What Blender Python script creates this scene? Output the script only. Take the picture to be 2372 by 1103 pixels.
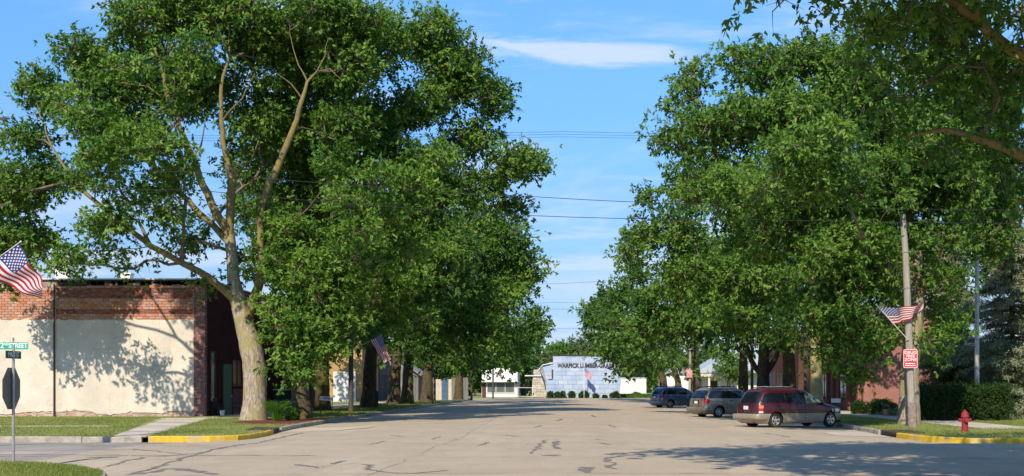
import bpy, bmesh, math, random
import numpy as np
from mathutils import Vector, Matrix
from mathutils.geometry import tessellate_polygon

for o in list(bpy.data.objects):
    bpy.data.objects.remove(o)
S = bpy.context.scene
COL = S.collection
PI = math.pi
H = 1.75                       # eye height of the photographer
F = 3000.0                     # focal length in photo pixels

# ------------------------------------------------------------------ camera, light
cd = bpy.data.cameras.new('camera'); cam = bpy.data.objects.new('camera', cd); COL.objects.link(cam)
cam.location = (0, 0, H); cam.rotation_euler = (PI/2, 0, 0)
cd.sensor_width = 36; cd.lens = 36*F/2372
cd.shift_x = -114/2372; cd.shift_y = (893-551.5)/2372
cd.clip_start = 0.5; cd.clip_end = 8000
S.camera = cam

SUN_EL, SUN_AZ = math.radians(38), math.radians(15)     # azimuth: behind the camera, towards the left
w = bpy.data.worlds.new('World'); S.world = w; w.use_nodes = True
nt = w.node_tree; nt.nodes.clear()
def nd(nt, typ, **kw):
    n = nt.nodes.new(typ)
    for k, v in kw.items():
        if k in n.inputs: n.inputs[k].default_value = v
        else: setattr(n, k, v)
    return n
def math_n(nt, op, a, b=None, c=None):
    n = nt.nodes.new('ShaderNodeMath'); n.operation = op
    for i, v in enumerate((a, b, c)):
        if v is None: continue
        if isinstance(v, (int, float)): n.inputs[i].default_value = v
        else: nt.links.new(v, n.inputs[i])
    return n.outputs[0]
def mix_n(nt, fac, a, b, mode='MIX'):
    n = nt.nodes.new('ShaderNodeMix'); n.data_type = 'RGBA'; n.blend_type = mode
    for i, v in ((0, fac), (6, a), (7, b)):
        if isinstance(v, (int, float)): n.inputs[i].default_value = v
        elif isinstance(v, tuple): n.inputs[i].default_value = (*v[:3], 1)
        else: nt.links.new(v, n.inputs[i])
    return n.outputs[2]
def ramp_n(nt, v, lo, hi, a=0.0, b=1.0):
    n = nt.nodes.new('ShaderNodeMapRange'); n.interpolation_type = 'SMOOTHSTEP'
    nt.links.new(v, n.inputs[0])
    for i, q in enumerate((lo, hi, a, b)): n.inputs[i+1].default_value = q
    return n.outputs[0]
sky = nd(nt, 'ShaderNodeTexSky', sky_type='NISHITA', sun_disc=False)
sky.sun_elevation = SUN_EL; sky.sun_rotation = PI + SUN_AZ
sky.air_density = 1.0; sky.dust_density = 0.1; sky.ozone_density = 1.6
tc = nd(nt, 'ShaderNodeTexCoord')
sx = nd(nt, 'ShaderNodeSeparateXYZ'); nt.links.new(tc.outputs['Generated'], sx.inputs[0])
X_, Y_, Z_ = sx.outputs
def cloud_noise(scl, det, dist=0.0):
    m = nd(nt, 'ShaderNodeMapping'); m.inputs['Scale'].default_value = scl
    nt.links.new(tc.outputs['Generated'], m.inputs[0])
    n = nd(nt, 'ShaderNodeTexNoise', Scale=1.0, Detail=det, Roughness=0.6, Distortion=dist)
    nt.links.new(m.outputs[0], n.inputs[0]); return n.outputs[0]
c1 = cloud_noise((4, 4, 17), 7, .4)
c2 = cloud_noise((9, 9, 60), 8, .6)
wisps = math_n(nt, 'MULTIPLY', ramp_n(nt, c1, .47, .70), .6)
low = math_n(nt, 'MULTIPLY', ramp_n(nt, c2, .44, .66), ramp_n(nt, Z_, .22, .07, 0, .55))
# one long streak of cirrus over the far end of the street
dz = math_n(nt, 'ABSOLUTE', math_n(nt, 'ADD', math_n(nt, 'SUBTRACT', Z_, .2485), math_n(nt, 'ADD', math_n(nt, 'MULTIPLY', X_, .05), math_n(nt, 'MULTIPLY', math_n(nt, 'SUBTRACT', c2, .5), .035))))
dx = math_n(nt, 'ABSOLUTE', math_n(nt, 'SUBTRACT', X_, .015))
st = math_n(nt, 'MULTIPLY', ramp_n(nt, dz, .011, .002), ramp_n(nt, dx, .105, .05))
st = math_n(nt, 'MULTIPLY', st, math_n(nt, 'MULTIPLY', ramp_n(nt, Y_, 0, .3), .75))
dz2 = math_n(nt, 'ABSOLUTE', math_n(nt, 'SUBTRACT', Z_, .094))
st2 = math_n(nt, 'MULTIPLY', ramp_n(nt, dz2, .009, .003), math_n(nt, 'MULTIPLY', ramp_n(nt, c2, .35, .55), .6))
cl = math_n(nt, 'MINIMUM', math_n(nt, 'MAXIMUM', math_n(nt, 'MAXIMUM', math_n(nt, 'MAXIMUM', wisps, low), st), st2), 0.9)
skyc = mix_n(nt, 1.0, sky.outputs[0], (.56, .92, 1.24), 'MULTIPLY')
skyc = mix_n(nt, ramp_n(nt, Z_, .33, .0, 0, 1), skyc, mix_n(nt, 1.0, skyc, (.60, .46, .55), 'MULTIPLY'))
cc = mix_n(nt, cl, skyc, (4.6, 5.2, 6.3))
bg = nd(nt, 'ShaderNodeBackground', Strength=0.142); nt.links.new(cc, bg.inputs[0])
wo = nd(nt, 'ShaderNodeOutputWorld'); nt.links.new(bg.outputs[0], wo.inputs[0])

sd = bpy.data.lights.new('sun', 'SUN'); sd.energy = 5.0; sd.angle = math.radians(.55); sd.color = (1, .88, .70)
so = bpy.data.objects.new('sun', sd); COL.objects.link(so)
to_sun = Vector((-math.sin(SUN_AZ)*math.cos(SUN_EL), -math.cos(SUN_AZ)*math.cos(SUN_EL), math.sin(SUN_EL)))
so.rotation_euler = to_sun.to_track_quat('Z', 'Y').to_euler()
so.location = (-10, -30, 40)
S.view_settings.view_transform = 'Standard'; S.view_settings.look = 'None'
S.view_settings.exposure = 0.2; S.view_settings.gamma = 1
S.view_settings.use_curve_mapping = False

# ------------------------------------------------------------------ helpers
def W(px, py, d):
    return Vector(((px-1300)/F*d, d, H+(893-py)/F*d))

class MB:
    def __init__(s): s.v = []; s.f = []; s.m = []
    def add(s, verts, faces, mi=0):
        n = len(s.v); s.v.extend([tuple(p) for p in verts]); s.f.extend([tuple(i+n for i in f) for f in faces]); s.m.extend([mi]*len(faces))
    def box(s, x0, x1, y0, y1, z0, z1, mi=0, M=None):
        p = [(x, y, z) for z in (z0, z1) for y in (y0, y1) for x in (x0, x1)]
        if M is not None: p = [M @ Vector(q) for q in p]
        s.add(p, [(0, 2, 3, 1), (4, 5, 7, 6), (0, 1, 5, 4), (2, 6, 7, 3), (0, 4, 6, 2), (1, 3, 7, 5)], mi)
        return s
    def tube(s, pts, rad, n=8, mi=0, cap=True, jit=0, rnd=None):
        pts = [Vector(p) for p in pts]
        if not isinstance(rad, (list, tuple)): rad = [rad]*len(pts)
        rings = []; up = None
        for i, p in enumerate(pts):
            d = (pts[min(i+1, len(pts)-1)] - pts[max(i-1, 0)]).normalized()
            if up is None:
                up = Vector((1, 0, 0)) if abs(d.z) > .7 else Vector((0, 0, 1))
            a = (up - d*up.dot(d)).normalized(); b = d.cross(a); up = a
            r = []
            for k in range(n):
                t = 2*PI*k/n; q = rad[i]*(1 + (rnd.uniform(-jit, jit) if jit else 0))
                r.append(p + a*math.cos(t)*q + b*math.sin(t)*q)
            rings.append(r)
        vs = [q for r in rings for q in r]; fs = []
        for i in range(len(pts)-1):
            for k in range(n):
                fs.append((i*n+k, i*n+(k+1) % n, (i+1)*n+(k+1) % n, (i+1)*n+k))
        if cap:
            fs.append(tuple(range(n))[::-1]); fs.append(tuple((len(pts)-1)*n+k for k in range(n)))
        s.add(vs, fs, mi); return s
    def lathe(s, prof, c=(0, 0, 0), n=16, mi=0, M=None):
        vs = []; fs = []
        for r, z in prof:
            for k in range(n):
                t = 2*PI*k/n; q = Vector((r*math.cos(t), r*math.sin(t), z))
                if M is not None: q = M @ q
                vs.append(q + Vector(c))
        for i in range(len(prof)-1):
            for k in range(n):
                fs.append((i*n+k, i*n+(k+1) % n, (i+1)*n+(k+1) % n, (i+1)*n+k))
        fs.append(tuple(range(n))[::-1]); fs.append(tuple((len(prof)-1)*n+k for k in range(n)))
        s.add(vs, fs, mi); return s
    def prism(s, poly, z0, z1, mi=0, axis='z'):
        """poly of 2-D points extruded; axis z: (x,y)->z, axis y: (x,z)->y, axis x: (y,z)->x"""
        n = len(poly)
        def P(a, t):
            return (a[0], a[1], t) if axis == 'z' else ((a[0], t, a[1]) if axis == 'y' else (t, a[0], a[1]))
        vs = [P(a, z0) for a in poly] + [P(a, z1) for a in poly]
        tri = tessellate_polygon([[Vector((a[0], a[1], 0)) for a in poly]])
        fs = [tuple(t) for t in tri] + [tuple(i+n for i in t) for t in tri]
        fs += [(i, (i+1) % n, (i+1) % n+n, i+n) for i in range(n)]
        s.add(vs, fs, mi); return s
    def ball(s, c, r, n=12, m=8, mi=0):
        if not isinstance(r, (tuple, list)): r = (r, r, r)
        vs = []; fs = []
        for i in range(m+1):
            a = -PI/2 + PI*i/m
            for k in range(n):
                t = 2*PI*k/n
                vs.append((c[0]+r[0]*math.cos(a)*math.cos(t), c[1]+r[1]*math.cos(a)*math.sin(t), c[2]+r[2]*math.sin(a)))
        for i in range(m):
            for k in range(n):
                fs.append((i*n+k, i*n+(k+1) % n, (i+1)*n+(k+1) % n, (i+1)*n+k))
        s.add(vs, fs, mi); return s
    def mesh(s, name, mats, off=(0, 0, 0), smooth=False, recalc=True):
        me = bpy.data.meshes.new(name)
        o = Vector(off)
        me.from_pydata([tuple(Vector(v)-o) for v in s.v], [], s.f)
        for m in (mats if isinstance(mats, (list, tuple)) else [mats]): me.materials.append(m)
        me.polygons.foreach_set('material_index', s.m)
        if recalc:
            b = bmesh.new(); b.from_mesh(me); bmesh.ops.recalc_face_normals(b, faces=b.faces); b.to_mesh(b and me); b.free()
        if smooth:
            me.polygons.foreach_set('use_smooth', [True]*len(me.polygons)); me.set_sharp_from_angle(angle=math.radians(smooth if smooth is not True else 40))
        me.update(); return me

def worldoff(parent):
    v = Vector((0, 0, 0))
    while parent: v += parent.location; parent = parent.parent
    return v
def link(name, me, parent=None, **tags):
    o = bpy.data.objects.new(name, me); COL.objects.link(o); o.parent = parent
    for k, v in tags.items(): o[k] = v
    return o
def part(name, mb, mats, parent=None, smooth=False, local=False, recalc=True, **tags):
    off = (0, 0, 0) if local else worldoff(parent)
    return link(name, mb.mesh(name, mats, off, smooth, recalc), parent, **tags)
def thing(name, label, cat, loc=(0, 0, 0), group=None, rotz=0):
    o = bpy.data.objects.new(name, None); COL.objects.link(o); o.location = loc; o.rotation_euler = (0, 0, rotz)
    o.empty_display_size = .2
    o['label'] = label; o['category'] = cat
    if group: o['group'] = group
    return o
def single(name, mb, mats, label, cat, loc, group=None, smooth=False):
    o = link(name, mb.mesh(name, mats, loc, smooth)); o.location = loc
    o['label'] = label; o['category'] = cat
    if group: o['group'] = group
    return o
def struct(name, mb, mats, parent=None, smooth=False, kind='structure', recalc=True):
    o = link(name, mb.mesh(name, mats, (0, 0, 0), smooth, recalc), parent)
    if parent is None: o['kind'] = kind
    return o

# ------------------------------------------------------------------ materials
def newmat(name):
    m = bpy.data.materials.new(name); m.use_nodes = True; t = m.node_tree; t.nodes.clear()
    out = t.nodes.new('ShaderNodeOutputMaterial'); b = t.nodes.new('ShaderNodeBsdfPrincipled')
    t.links.new(b.outputs[0], out.inputs[0]); return m, t, b, out
def coords(t, scale=(1, 1, 1), kind='Object'):
    c = t.nodes.new('ShaderNodeTexCoord'); m = t.nodes.new('ShaderNodeMapping'); m.inputs['Scale'].default_value = scale
    t.links.new(c.outputs[kind], m.inputs[0]); return m.outputs[0]
def noise(t, vec, scale, detail=5, rough=.6, dist=0):
    n = nd(t, 'ShaderNodeTexNoise', Scale=scale, Detail=detail, Roughness=rough, Distortion=dist)
    t.links.new(vec, n.inputs[0]); return n.outputs[0]
def bump(t, b, h, strength=.4, dist=.02):
    n = nd(t, 'ShaderNodeBump', Strength=strength, Distance=dist); t.links.new(h, n.inputs['Height']); t.links.new(n.outputs[0], b.inputs['Normal'])
def pm(name, c1, c2=None, scale=4, rough=.8, bmp=.3, bscale=None, metal=0, stretch=(1, 1, 1), lo=.35, hi=.65, spec=.3, rand=0, c3=None, bdist=.02, kind='Object'):
    m, t, b, out = newmat(name)
    b.inputs['Roughness'].default_value = rough; b.inputs['Metallic'].default_value = metal
    b.inputs['Specular IOR Level'].default_value = spec
    v = coords(t, stretch, kind)
    if c2 is None: c2 = tuple(x*.75 for x in c1)
    n1 = noise(t, v, scale, 6, .65)
    col = mix_n(t, ramp_n(t, n1, lo, hi), c1, c2)
    if c3 is not None:
        col = mix_n(t, ramp_n(t, noise(t, v, scale*.27, 4, .6), .52, .66), col, c3)
    if rand:
        oi = t.nodes.new('ShaderNodeObjectInfo'); g = t.nodes.new('ShaderNodeNewGeometry')
        r = math_n(t, 'FRACT', math_n(t, 'ADD', oi.outputs['Random'], g.outputs['Random Per Island']))
        hs = t.nodes.new('ShaderNodeHueSaturation'); t.links.new(col, hs.inputs['Color'])
        t.links.new(math_n(t, 'ADD', math_n(t, 'MULTIPLY', r, 2*rand), 1-rand), hs.inputs['Value'])
        r2 = math_n(t, 'FRACT', math_n(t, 'MULTIPLY', r, 7.31))
        t.links.new(math_n(t, 'ADD', math_n(t, 'MULTIPLY', r2, .5), .7), hs.inputs['Saturation'])
        t.links.new(math_n(t, 'ADD', math_n(t, 'MULTIPLY', math_n(t, 'FRACT', math_n(t, 'MULTIPLY', r, 3.7)), .03), .485), hs.inputs['Hue'])
        col = hs.outputs[0]
    t.links.new(col, b.inputs['Base Color'])
    if bmp:
        bump(t, b, noise(t, v, bscale or scale*6, 5, .7), bmp, bdist)
    return m
def paint(name, c, rough=.25, coat=.8, metal=0.0, dirt=.0, flake=0):
    m, t, b, out = newmat(name)
    v = coords(t)
    n1 = noise(t, v, 1.5, 6, .7)
    d = (.30, .26, .21)
    g = t.nodes.new('ShaderNodeNewGeometry')
    sp = t.nodes.new('ShaderNodeSeparateXYZ'); t.links.new(v, sp.inputs[0])
    low = ramp_n(t, sp.outputs[2], 1.0, .3, .08, 1)
    fac = math_n(t, 'MULTIPLY', math_n(t, 'MULTIPLY', ramp_n(t, n1, .25, .75), low), dirt)
    t.links.new(mix_n(t, fac, c, d), b.inputs['Base Color'])
    t.links.new(math_n(t, 'ADD', math_n(t, 'MULTIPLY', fac, .6), rough), b.inputs['Roughness'])
    b.inputs['Coat Weight'].default_value = coat; b.inputs['Coat Roughness'].default_value = .06
    b.inputs['Metallic'].default_value = metal
    return m
def leafmat(name, c1, c2, trans=.35, rough=.5, spec=.25):
    m, t, b, out = newmat(name)
    a = t.nodes.new('ShaderNodeAttribute'); a.attribute_name = 'tint'
    col = mix_n(t, a.outputs['Fac'], c1, c2)
    t.links.new(col, b.inputs['Base Color']); b.inputs['Roughness'].default_value = rough
    b.inputs['Specular IOR Level'].default_value = spec
    tr = t.nodes.new('ShaderNodeBsdfTranslucent')
    t.links.new(mix_n(t, 1.0, col, (1.25, 1.3, .5), 'MULTIPLY'), tr.inputs[0])
    mx = t.nodes.new('ShaderNodeMixShader'); mx.inputs[0].default_value = trans
    t.links.new(b.outputs[0], mx.inputs[1]); t.links.new(tr.outputs[0], mx.inputs[2]); t.links.new(mx.outputs[0], out.inputs[0])
    return m
def brickmat(name, c1, c2, mort, scale=1.0, bw=.22, bh=.075, rough=.9, blot=None):
    m, t, b, out = newmat(name)
    c = t.nodes.new('ShaderNodeTexCoord'); sp = t.nodes.new('ShaderNodeSeparateXYZ'); t.links.new(c.outputs['Object'], sp.inputs[0])
    cb = t.nodes.new('ShaderNodeCombineXYZ')
    t.links.new(math_n(t, 'ADD', sp.outputs[0], sp.outputs[1]), cb.inputs[0]); t.links.new(sp.outputs[2], cb.inputs[1])
    br = nd(t, 'ShaderNodeTexBrick', Scale=scale); br.inputs['Brick Width'].default_value = bw; br.inputs['Row Height'].default_value = bh
    br.inputs['Mortar Size'].default_value = .009; br.inputs['Color1'].default_value = (*c1, 1); br.inputs['Color2'].default_value = (*c2, 1); br.inputs['Mortar'].default_value = (*mort, 1)
    t.links.new(cb.outputs[0], br.inputs[0])
    v = c.outputs['Object']
    n1 = noise(t, v, .9, 6, .7)
    col = mix_n(t, ramp_n(t, n1, .35, .7, .0, .55), br.outputs[0], blot or tuple(x*.5 for x in c1))
    t.links.new(col, b.inputs['Base Color']); b.inputs['Roughness'].default_value = rough; b.inputs['Specular IOR Level'].default_value = .08
    bump(t, b, math_n(t, 'ADD', math_n(t, 'MULTIPLY', br.outputs[1], -1), math_n(t, 'MULTIPLY', noise(t, v, 30, 3), .3)), .6, .01)
    return m
def barkmat(name, c1, c2, lich, lo=.42, hi=.62):
    m, t, b, out = newmat(name)
    v = coords(t, (1, 1, .22)); v2 = coords(t)
    n1 = noise(t, v, 14, 6, .7, .6); n2 = noise(t, v2, 1.3, 5, .65); n3 = noise(t, v, 30, 4, .7)
    col = mix_n(t, ramp_n(t, n1, .38, .62), c2, c1)
    col = mix_n(t, math_n(t, 'MULTIPLY', ramp_n(t, n2, lo, hi), ramp_n(t, n3, .3, .6, .4, .9)), col, lich)
    t.links.new(col, b.inputs['Base Color']); b.inputs['Roughness'].default_value = .95; b.inputs['Specular IOR Level'].default_value = .15
    bump(t, b, n1, .9, .05); return m

M = {}
M['bark'] = barkmat('bark', (.47, .41, .33), (.20, .165, .125), (.30, .255, .10))
M['bark_limb'] = barkmat('bark_limb', (.24, .20, .12), (.12, .095, .06), (.26, .20, .06), .30, .55)
M['bark_dark'] = barkmat('bark_dark', (.11, .09, .065), (.045, .035, .025), (.12, .10, .025), .44, .64)  # albedo lowered, so the shade under the crowns sits in the bark colour
M['bark_pale'] = barkmat('bark_pale', (.40, .35, .24), (.24, .20, .12), (.36, .31, .10), .35, .55)
M['twig'] = pm('twig', (.20, .16, .12), (.11, .09, .065), 3, .95, .3)
M['leaf_a'] = leafmat('leaf_a', (.040, .115, .012), (.185, .315, .05))
M['leaf_b'] = leafmat('leaf_b', (.026, .083, .010), (.135, .245, .038), .3)
M['leaf_c'] = leafmat('leaf_c', (.038, .112, .013), (.178, .305, .052))
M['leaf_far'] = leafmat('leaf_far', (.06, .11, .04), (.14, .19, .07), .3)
M['leaf_hedge'] = leafmat('leaf_hedge', (.012, .045, .006), (.055, .11, .02), .3)
M['leaf_bush'] = leafmat('leaf_bush', (.03, .11, .01), (.09, .2, .02), .3)
M['needle'] = leafmat('needle', (.12, .155, .08), (.38, .41, .25), .12, .6)
M['grassblade'] = leafmat('grassblade', (.13, .19, .03), (.29, .32, .09), .3)
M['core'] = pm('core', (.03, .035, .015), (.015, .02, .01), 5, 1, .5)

# ------------------------------------------------------------------ leaf meshes
RNG = np.random.default_rng(7)
def unit(a): return a/np.maximum(np.linalg.norm(a, axis=-1, keepdims=True), 1e-9)
def quads_mesh(name, V, mat, tint):
    """V: (N,4,3) quads"""
    n = len(V); me = bpy.data.meshes.new(name)
    me.vertices.add(4*n); me.vertices.foreach_set('co', V.reshape(-1).astype(np.float32))
    me.loops.add(4*n); me.loops.foreach_set('vertex_index', np.arange(4*n, dtype=np.int32))
    me.polygons.add(n); me.polygons.foreach_set('loop_start', np.arange(0, 4*n, 4, dtype=np.int32))
    at = me.attributes.new('tint', 'FLOAT', 'FACE'); at.data.foreach_set('value', tint.astype(np.float32))
    me.materials.append(mat); me.update(calc_edges=True); return me
def leaf_quads(c, d, nrm, L, Wd):
    side = unit(np.cross(d, nrm)); nn = unit(np.cross(side, d))
    L = L[:, None]; Wd = Wd[:, None]
    mid = c + d*L*.45
    return np.stack([c, mid + side*Wd/2 + nn*Wd*.12, c + d*L - nn*L*.08, mid - side*Wd/2 + nn*Wd*.12], 1)
def sprays(cen, rad, nsp, k, L, Wd, rng, flat=.7, updroop=-.25):
    """leafy twigs round clump centres. cen (C,3), rad (C,)"""
    C = len(cen); idx = np.repeat(np.arange(C), nsp)
    u = unit(rng.normal(size=(C*nsp, 3)) + np.array([0, 0, .35]))
    r = rng.uniform(.45, 1.05, (C*nsp, 1))*rad[idx][:, None]
    ax_ = unit(rng.normal(size=(C, 3)) + np.array([0, 0, .3]))[idx]
    off = u*r*np.array([1, 1, flat]); al = np.sum(off*ax_, 1, keepdims=True)*ax_
    pos = cen[idx] + (off-al)*.72 + al*1.65*rng.uniform(.7, 1.15, (C*nsp, 1))
    sd_ = unit(u*.9 + rng.normal(size=u.shape)*.55 + np.array([0, 0, .05]))
    ct = rng.normal(.5, .30, C)                                   # clump tint
    stn = ct[idx] + rng.normal(0, .16, C*nsp)
    i2 = np.repeat(np.arange(C*nsp), k)
    ld = unit(sd_[i2]*.75 + rng.normal(size=(len(i2), 3))*.62 + np.array([0, 0, updroop]))
    lc = pos[i2] + sd_[i2]*rng.uniform(-.1, .9, (len(i2), 1))*L*1.1 
    nr = unit(np.array([-.1, -.45, .75]) + u[i2]*.5 + rng.normal(size=(len(i2), 3))*.6)
    LL = L*rng.uniform(.65, 1.25, len(i2)); WW = Wd*rng.uniform(.7, 1.25, len(i2))
    tint = np.clip(stn[i2] + rng.normal(0, .12, len(i2)), 0, 1)
    return leaf_quads(lc, ld, nr, LL, WW), tint

def frusta(mb_v, mb_f, P0, P1, R0, R1, n=5):
    d = unit(P1-P0); ref = np.where(np.abs(d[:, 2:3]) > .8, np.array([[1., 0, 0]]), np.array([[0, 0, 1.]]))
    a = unit(np.cross(d, ref)); b = np.cross(d, a); E = len(P0)
    t = 2*PI*np.arange(n)/n
    ring = a[:, None]*np.cos(t)[None, :, None] + b[:, None]*np.sin(t)[None, :, None]
    V = np.concatenate([P0[:, None]+ring*R0[:, None, None], P1[:, None]+ring*R1[:, None, None]], 1)   # E,2n,3
    base = (np.arange(E)*2*n)[:, None]
    fs = []
    for k in range(n):
        fs.append(np.concatenate([base+k, base+(k+1) % n, base+n+(k+1) % n, base+n+k], 1))
    Fc = np.stack(fs, 1).reshape(-1, 4)
    off = sum(len(x) for x in mb_v)
    mb_v.append(V.reshape(-1, 3)); mb_f.append(Fc+off)

TOTAL = [0]
DENS = 1.26
def tree(label, base, trunk, lobes, leaf, bark, cat='tree', group=None, sp=1.25, nsp=18, k=7, L=.2, Wd=.075, crad=.95,
         limbs=(), clear=(), seed=1, tip=.016, name='ash_tree', trunk_jit=.05, dead=0, shell=.35):
    """trunk: list of (x,y,z,r) world; lobes: (px,py,d,rx_px,ry_px,depth_m[,density]) or ('w',x,y,z,rx,ry,rz[,density])"""
    rng = np.random.default_rng(seed); rnd = random.Random(seed)
    root = thing(name, label, cat, (base[0], base[1], 0), group)
    org = np.array([base[0], base[1], 0.])
    # clump centres
    cens = []; srads = []
    for lb in lobes:
        if lb[0] == 'w':
            c = np.array(lb[1:4], float); r = np.array(lb[4:7], float); den = lb[7] if len(lb) > 7 else 1
        else:
            c = np.array(W(lb[0], lb[1], lb[2])); r = np.array([lb[3]*lb[2]/F, lb[5], lb[4]*lb[2]/F]); den = lb[6] if len(lb) > 6 else 1
        n = max(3, int(4.19*r[0]*r[1]*r[2]/sp**3*1.75*den))
        u = unit(rng.normal(size=(n*3, 3))); q = rng.uniform(shell, 1, (n*3, 1))**.6
        p = c + u*q*np.maximum(r-crad*.6, r*.5)
        keep = []
        for pt in p:
            if len(keep) >= n: break
            if keep and np.min(np.sum((np.array(keep)-pt)**2, 1)) < (sp*.45)**2: continue
            keep.append(pt)
        cens += keep
    cen = np.array(cens)
    if len(clear):      # keep foliage from growing in front of the big limbs
        ok = np.ones(len(cen), bool); rr_ = rng.random(len(cen))
        for (a, b_, rr) in clear:
            a = np.array(a); b_ = np.array(b_)
            # compare in plan as seen along the street (angles from the camera)
            pa = np.array([a[0]/a[1], (a[2]-H)/a[1]]); pb = np.array([b_[0]/b_[1], (b_[2]-H)/b_[1]])
            pc = np.stack([cen[:, 0]/cen[:, 1], (cen[:, 2]-H)/cen[:, 1]], 1)
            tt = np.clip(((pc-pa)@(pb-pa))/max(1e-9, (pb-pa)@(pb-pa)), 0, 1)
            dd = np.linalg.norm(pc-(pa+tt[:, None]*(pb-pa)), axis=1)*a[1]
            ok &= ~((dd < rr) & (cen[:, 1] < a[1]+.9) & (rr_ > (.0 if rr > .5 else .22)))
        cen = cen[ok]
    f_ = .9/max(sp, 1.1)
    nz = np.sin(cen[:, 0]*f_+1.7*np.sin(cen[:, 2]*f_*.8+seed))+np.sin(cen[:, 1]*f_*.9+seed*2.1)+np.sin(cen[:, 2]*f_*1.3+1.3*np.sin(cen[:, 0]*f_*1.1))
    cen = cen[(nz > -1.9) | (cen[:, 2] < 6.5)]
    # skeleton
    nodes = [np.array(t[:3], float) for t in trunk]; par = [-1]+list(range(len(trunk)-1)); fixr = {i: t[3] for i, t in enumerate(trunk)}
    limb_polys = []
    for lm in limbs:
        st_ = int(np.argmin([np.linalg.norm(q-np.array(lm[0][:3])) for q in nodes])); prev = st_; 
        for i, q in enumerate(lm):
            if i == 0: continue
            nodes.append(np.array(q[:3], float)); par.append(prev); fixr[len(nodes)-1] = q[3]; prev = len(nodes)-1
        limb_polys.append(lm)
    nfix = len(nodes)
    plen = [0.]
    for i in range(1, nfix): plen.append(plen[par[i]] + np.linalg.norm(nodes[i]-nodes[par[i]]))
    fork = trunk[max(1, len(trunk)//2)][2]
    order = np.argsort(np.linalg.norm(cen-np.array(trunk[-1][:3]), axis=1))
    NA = np.zeros((nfix+len(cen)*8, 3)); NA[:nfix] = nodes; PL = np.zeros(len(NA)); PL[:nfix] = plen
    usable = np.zeros(len(NA), bool); usable[:nfix] = [q[2] > fork*.8 for q in nodes]
    cnt = nfix
    for ci in order:
        c = cen[ci]
        dv = c-NA[:cnt]; dist = np.linalg.norm(dv, axis=1)
        cost = dist + .22*PL[:cnt] + np.where(dv[:, 2] < -.5, 1.2*(-dv[:, 2]), 0) + np.where(usable[:cnt], 0, 1e6)
        j = int(np.argmin(cost)); p0 = NA[j].copy(); L0 = dist[j]
        m = max(1, min(6, int(L0/1.1)+1)); prev = j
        bend = np.array([0, 0, .12*L0]) + rng.normal(size=3)*.07*L0
        last = p0
        for s_ in range(1, m+1):
            t = s_/m; q = p0 + (c-p0)*t + bend*4*t*(1-t)*.6 + (rng.normal(size=3)*.06 if s_ < m else 0)
            NA[cnt] = q; par.append(prev); PL[cnt] = PL[prev]+np.linalg.norm(q-NA[prev]); usable[cnt] = True; prev = cnt; cnt += 1
    NA = NA[:cnt]; par = np.array(par)
    acc = np.zeros(cnt); ex = 2.25; kids = np.zeros(cnt, int)
    for i in range(cnt-1, 0, -1):
        a_ = acc[i] if acc[i] > 0 else tip**ex
        acc[i] = a_; acc[par[i]] += a_
    R = acc**(1/ex)
    scale_r = 1.0
    for i, v in fixr.items(): R[i] = v
    idx = np.array([i for i in range(1, cnt) if i >= nfix])
    V = []; Fc = []
    Rp = np.minimum(R[par[idx]], R[idx]*1.6)
    frusta(V, Fc, NA[par[idx]]-org, NA[idx]-org, Rp, R[idx])
    # fine bare twigs at clumps
    nt_ = int(len(cen)*(3+dead)); ti = rng.integers(0, len(cen), nt_)
    d_ = unit(rng.normal(size=(nt_, 3))+np.array([0, 0, .1])); l_ = rng.uniform(.4, 1.0, (nt_, 1))*crad
    frusta(V, Fc, cen[ti]-org, cen[ti]+d_*l_-org, np.full(nt_, tip*.8), np.full(nt_, tip*.3), 3)
    V = np.concatenate(V); Fc = np.concatenate(Fc)
    me = bpy.data.meshes.new('branches'); me.vertices.add(len(V)); me.vertices.foreach_set('co', V.reshape(-1).astype(np.float32))
    me.loops.add(len(Fc)*4); me.loops.foreach_set('vertex_index', Fc.reshape(-1).astype(np.int32))
    me.polygons.add(len(Fc)); me.polygons.foreach_set('loop_start', np.arange(0, 4*len(Fc), 4, dtype=np.int32))
    me.materials.append(M['twig']); me.update(calc_edges=True)
    me.polygons.foreach_set('use_smooth', [True]*len(Fc))
    bo = link('branches', me, root, kind='stuff')
    # trunk
    def dense(poly, step):
        out = []
        for i in range(len(poly)-1):
            a, b_ = np.array(poly[i]), np.array(poly[i+1]); m = max(1, int(np.linalg.norm(b_[:3]-a[:3])/step))
            for s_ in range(m): out.append(a+(b_-a)*s_/m)
        out.append(np.array(poly[-1])); return out
    tb = MB(); dp = dense(trunk, .3)
    dp[0] = dp[0].copy(); dp[0][2] -= .25
    tb.tube([q[:3] for q in dp], [q[3] for q in dp], 18, jit=trunk_jit, rnd=rnd)
    part('trunk', tb, bark, root, smooth=80)
    for lm in limb_polys:
        lb_ = MB(); dp = dense(lm, .4)
        lb_.tube([Vector(q[:3])+Vector((rnd.gauss(0, .025), rnd.gauss(0, .025), 0)) for q in dp], [q[3] for q in dp], 9, jit=.06, rnd=rnd)
        part('limb', lb_, M['bark_limb'] if bark is M['bark'] else bark, root, smooth=80)
    Q, tint = sprays(cen, np.full(len(cen), crad)*rng.uniform(.55, 1.35, len(cen)), int(nsp*DENS), k, L*1.2, Wd*1.34, rng)
    TOTAL[0] += len(Q)
    cr = link('crown', quads_mesh('crown', Q-org, leaf, tint), root)
    return root

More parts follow.
